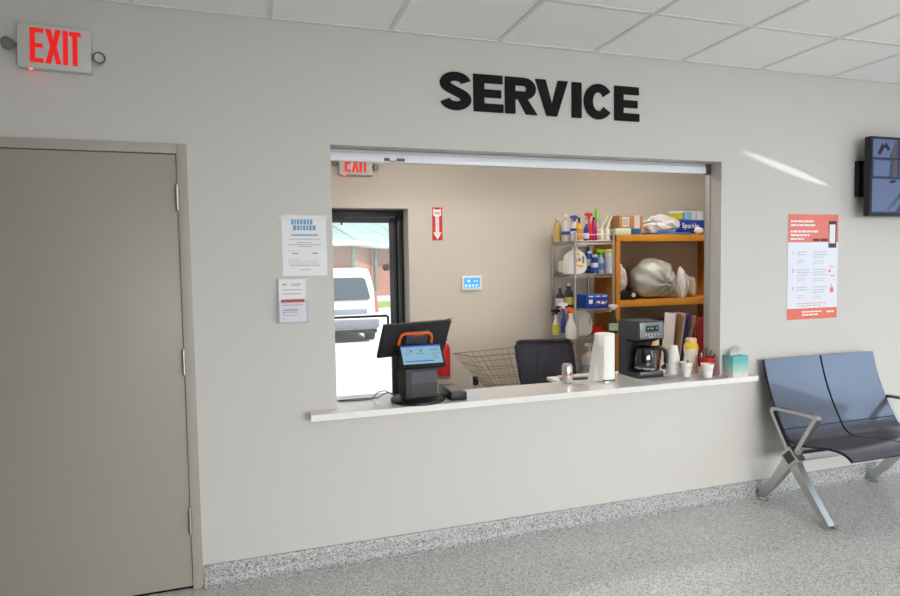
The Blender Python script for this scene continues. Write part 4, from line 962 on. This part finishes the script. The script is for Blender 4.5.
def tree(x, y, h, r, seed, label):
    t = thing('tree', label, 'tree', (x, y, GZ)); mb = MB(); mb.tube([(0, 0, 0), (.1, 0, h*.4), (0, .1, h*.75)], .18, 8); mb.done('trunk', mat('bark', (98, 80, 62), .9), t)
    r_ = random.Random(seed); mb = MB()
    for k in range(9): crumple(mb, (r_.uniform(-r, r)*.6, r_.uniform(-r, r)*.6, h*.72+r_.uniform(-.3, .5)*r), r*.62, (1, 1, .8), seed+k, 3, .5, 9)
    mb.done('crown', mat('foliage', (112, 148, 62), .9, var=.35, vscale=5), t)
tree(14.5, 52, 8.0, 2.0, 5, 'green tree rising behind the brick building roof')

# ------------------------------------------------------------------ lights
def area(name, loc, rot, sx, sy, power, col):
    l = bpy.data.lights.new(name, 'AREA'); l.shape = 'RECTANGLE'; l.size = sx; l.size_y = sy; l.energy = power; l.color = col
    o = bpy.data.objects.new(name, l); C.objects.link(o); o.location = loc; o.rotation_euler = rot; return o
def aim(p, q): return (Vector(p)-Vector(q)).to_track_quat('Z', 'Y').to_euler()
area('sky_panel_rear', (1.4, -10.6, 3.6), aim((1.4, -10.6, 3.6), (1.4, 0, .9)), 10, 4.2, 2080, (1, .985, .965))  # added area lamp outside the rear window, standing in for sky
area('sky_panel_right', (XR+3.6, -4.2, 3.4), aim((XR+3.6, -4.2, 3.4), (2.5, -1.5, .6)), 6, 3.6, 290, (.52, .75, 1))  # added bluish lamp beyond the right window, in place of sky
# unseen office ceiling lights, added to brighten the room
def added_light(x, y, e, label):
    t = thing('added_ceiling_light', label, 'ceiling light', (x, y, H-.03))
    MB().box((-.6, -.15, 0), (.6, .15, .0295)).done('frame', white, t)
    MB().box((-.57, -.13, -.004), (.57, .13, .0)).done('diffuser', mat('light_diffuser', (255, 244, 226), .5, emit=e, ecol=(255, 246, 236)), t, smooth=0)
added_light(1.9, 1.2, 24, 'long added office ceiling light, out of view, nearer the glass door')
added_light(4.2, 1.2, 41, 'long added office ceiling light, out of view, above the bookcase side')

# spot lamp added to imitate a sun glint: a thin tilted streak high on the wall
hit = Vector((3.90, 0, 2.185)); src = Vector((9.2, -4.2, 1.2)); d = (hit-src).normalized(); Lw = Vector((.72, 0, -.20)); lp = Lw-d*Lw.dot(d)
gl = bpy.data.lights.new('glint_spot', 'SPOT'); gl.energy = 1500; gl.spot_size = 2*math.atan(lp.length/2/(hit-src).length); gl.spot_blend = .5; gl.shadow_soft_size = .01; gl.color = (1, .99, .96)
go = bpy.data.objects.new('glint_spot', gl); C.objects.link(go); X_ = lp.normalized(); Z_ = -d; Y_ = Z_.cross(X_)
go.matrix_world = Matrix(((X_.x, Y_.x, Z_.x, src.x), (X_.y, Y_.y, Z_.y, src.y), (X_.z, Y_.z, Z_.z, src.z), (0, 0, 0, 1))) @ Matrix.Diagonal((1.12, .11, 1, 1))

w = bpy.data.worlds.new('sky'); sc.world = w; w.use_nodes = True; bg = w.node_tree.nodes['Background']
bg.inputs[0].default_value = (.80, .90, 1, 1); bg.inputs[1].default_value = 1.1
s = bpy.data.lights.new('sun', 'SUN'); s.energy = 6.8; s.angle = .01; s.color = (1, .985, .975)
so = bpy.data.objects.new('sun', s); C.objects.link(so); so.rotation_euler = Vector((.42, -.55, .72)).to_track_quat('Z', 'Y').to_euler()

# ------------------------------------------------------------------ camera
cam = bpy.data.cameras.new('camera'); co = bpy.data.objects.new('camera', cam); C.objects.link(co)
cam.sensor_width = 36; cam.lens = 615.06/900*36; cam.clip_start = .05; cam.clip_end = 300
r = Vector((0.95104008, -0.30867775, -0.01551818)); u = Vector((0.03213225, 0.04881272, 0.99829096)); f = Vector((0.30739272, 0.94991335, -0.05634136))
co.matrix_world = Matrix(((r.x, u.x, -f.x, .479022), (r.y, u.y, -f.y, -3.238507), (r.z, u.z, -f.z, 1.594695), (0, 0, 0, 1)))
sc.camera = co
vs = sc.view_settings; vs.view_transform = 'Standard'; vs.look = 'None'; vs.exposure = 0; vs.gamma = 1; vs.use_curve_mapping = False
sc.cycles.use_denoising = True; sc.cycles.max_bounces = 8; sc.cycles.diffuse_bounces = 5; sc.cycles.transparent_max_bounces = 16
sc.cycles.caustics_reflective = False; sc.cycles.caustics_refractive = False; sc.cycles.sample_clamp_indirect = 6
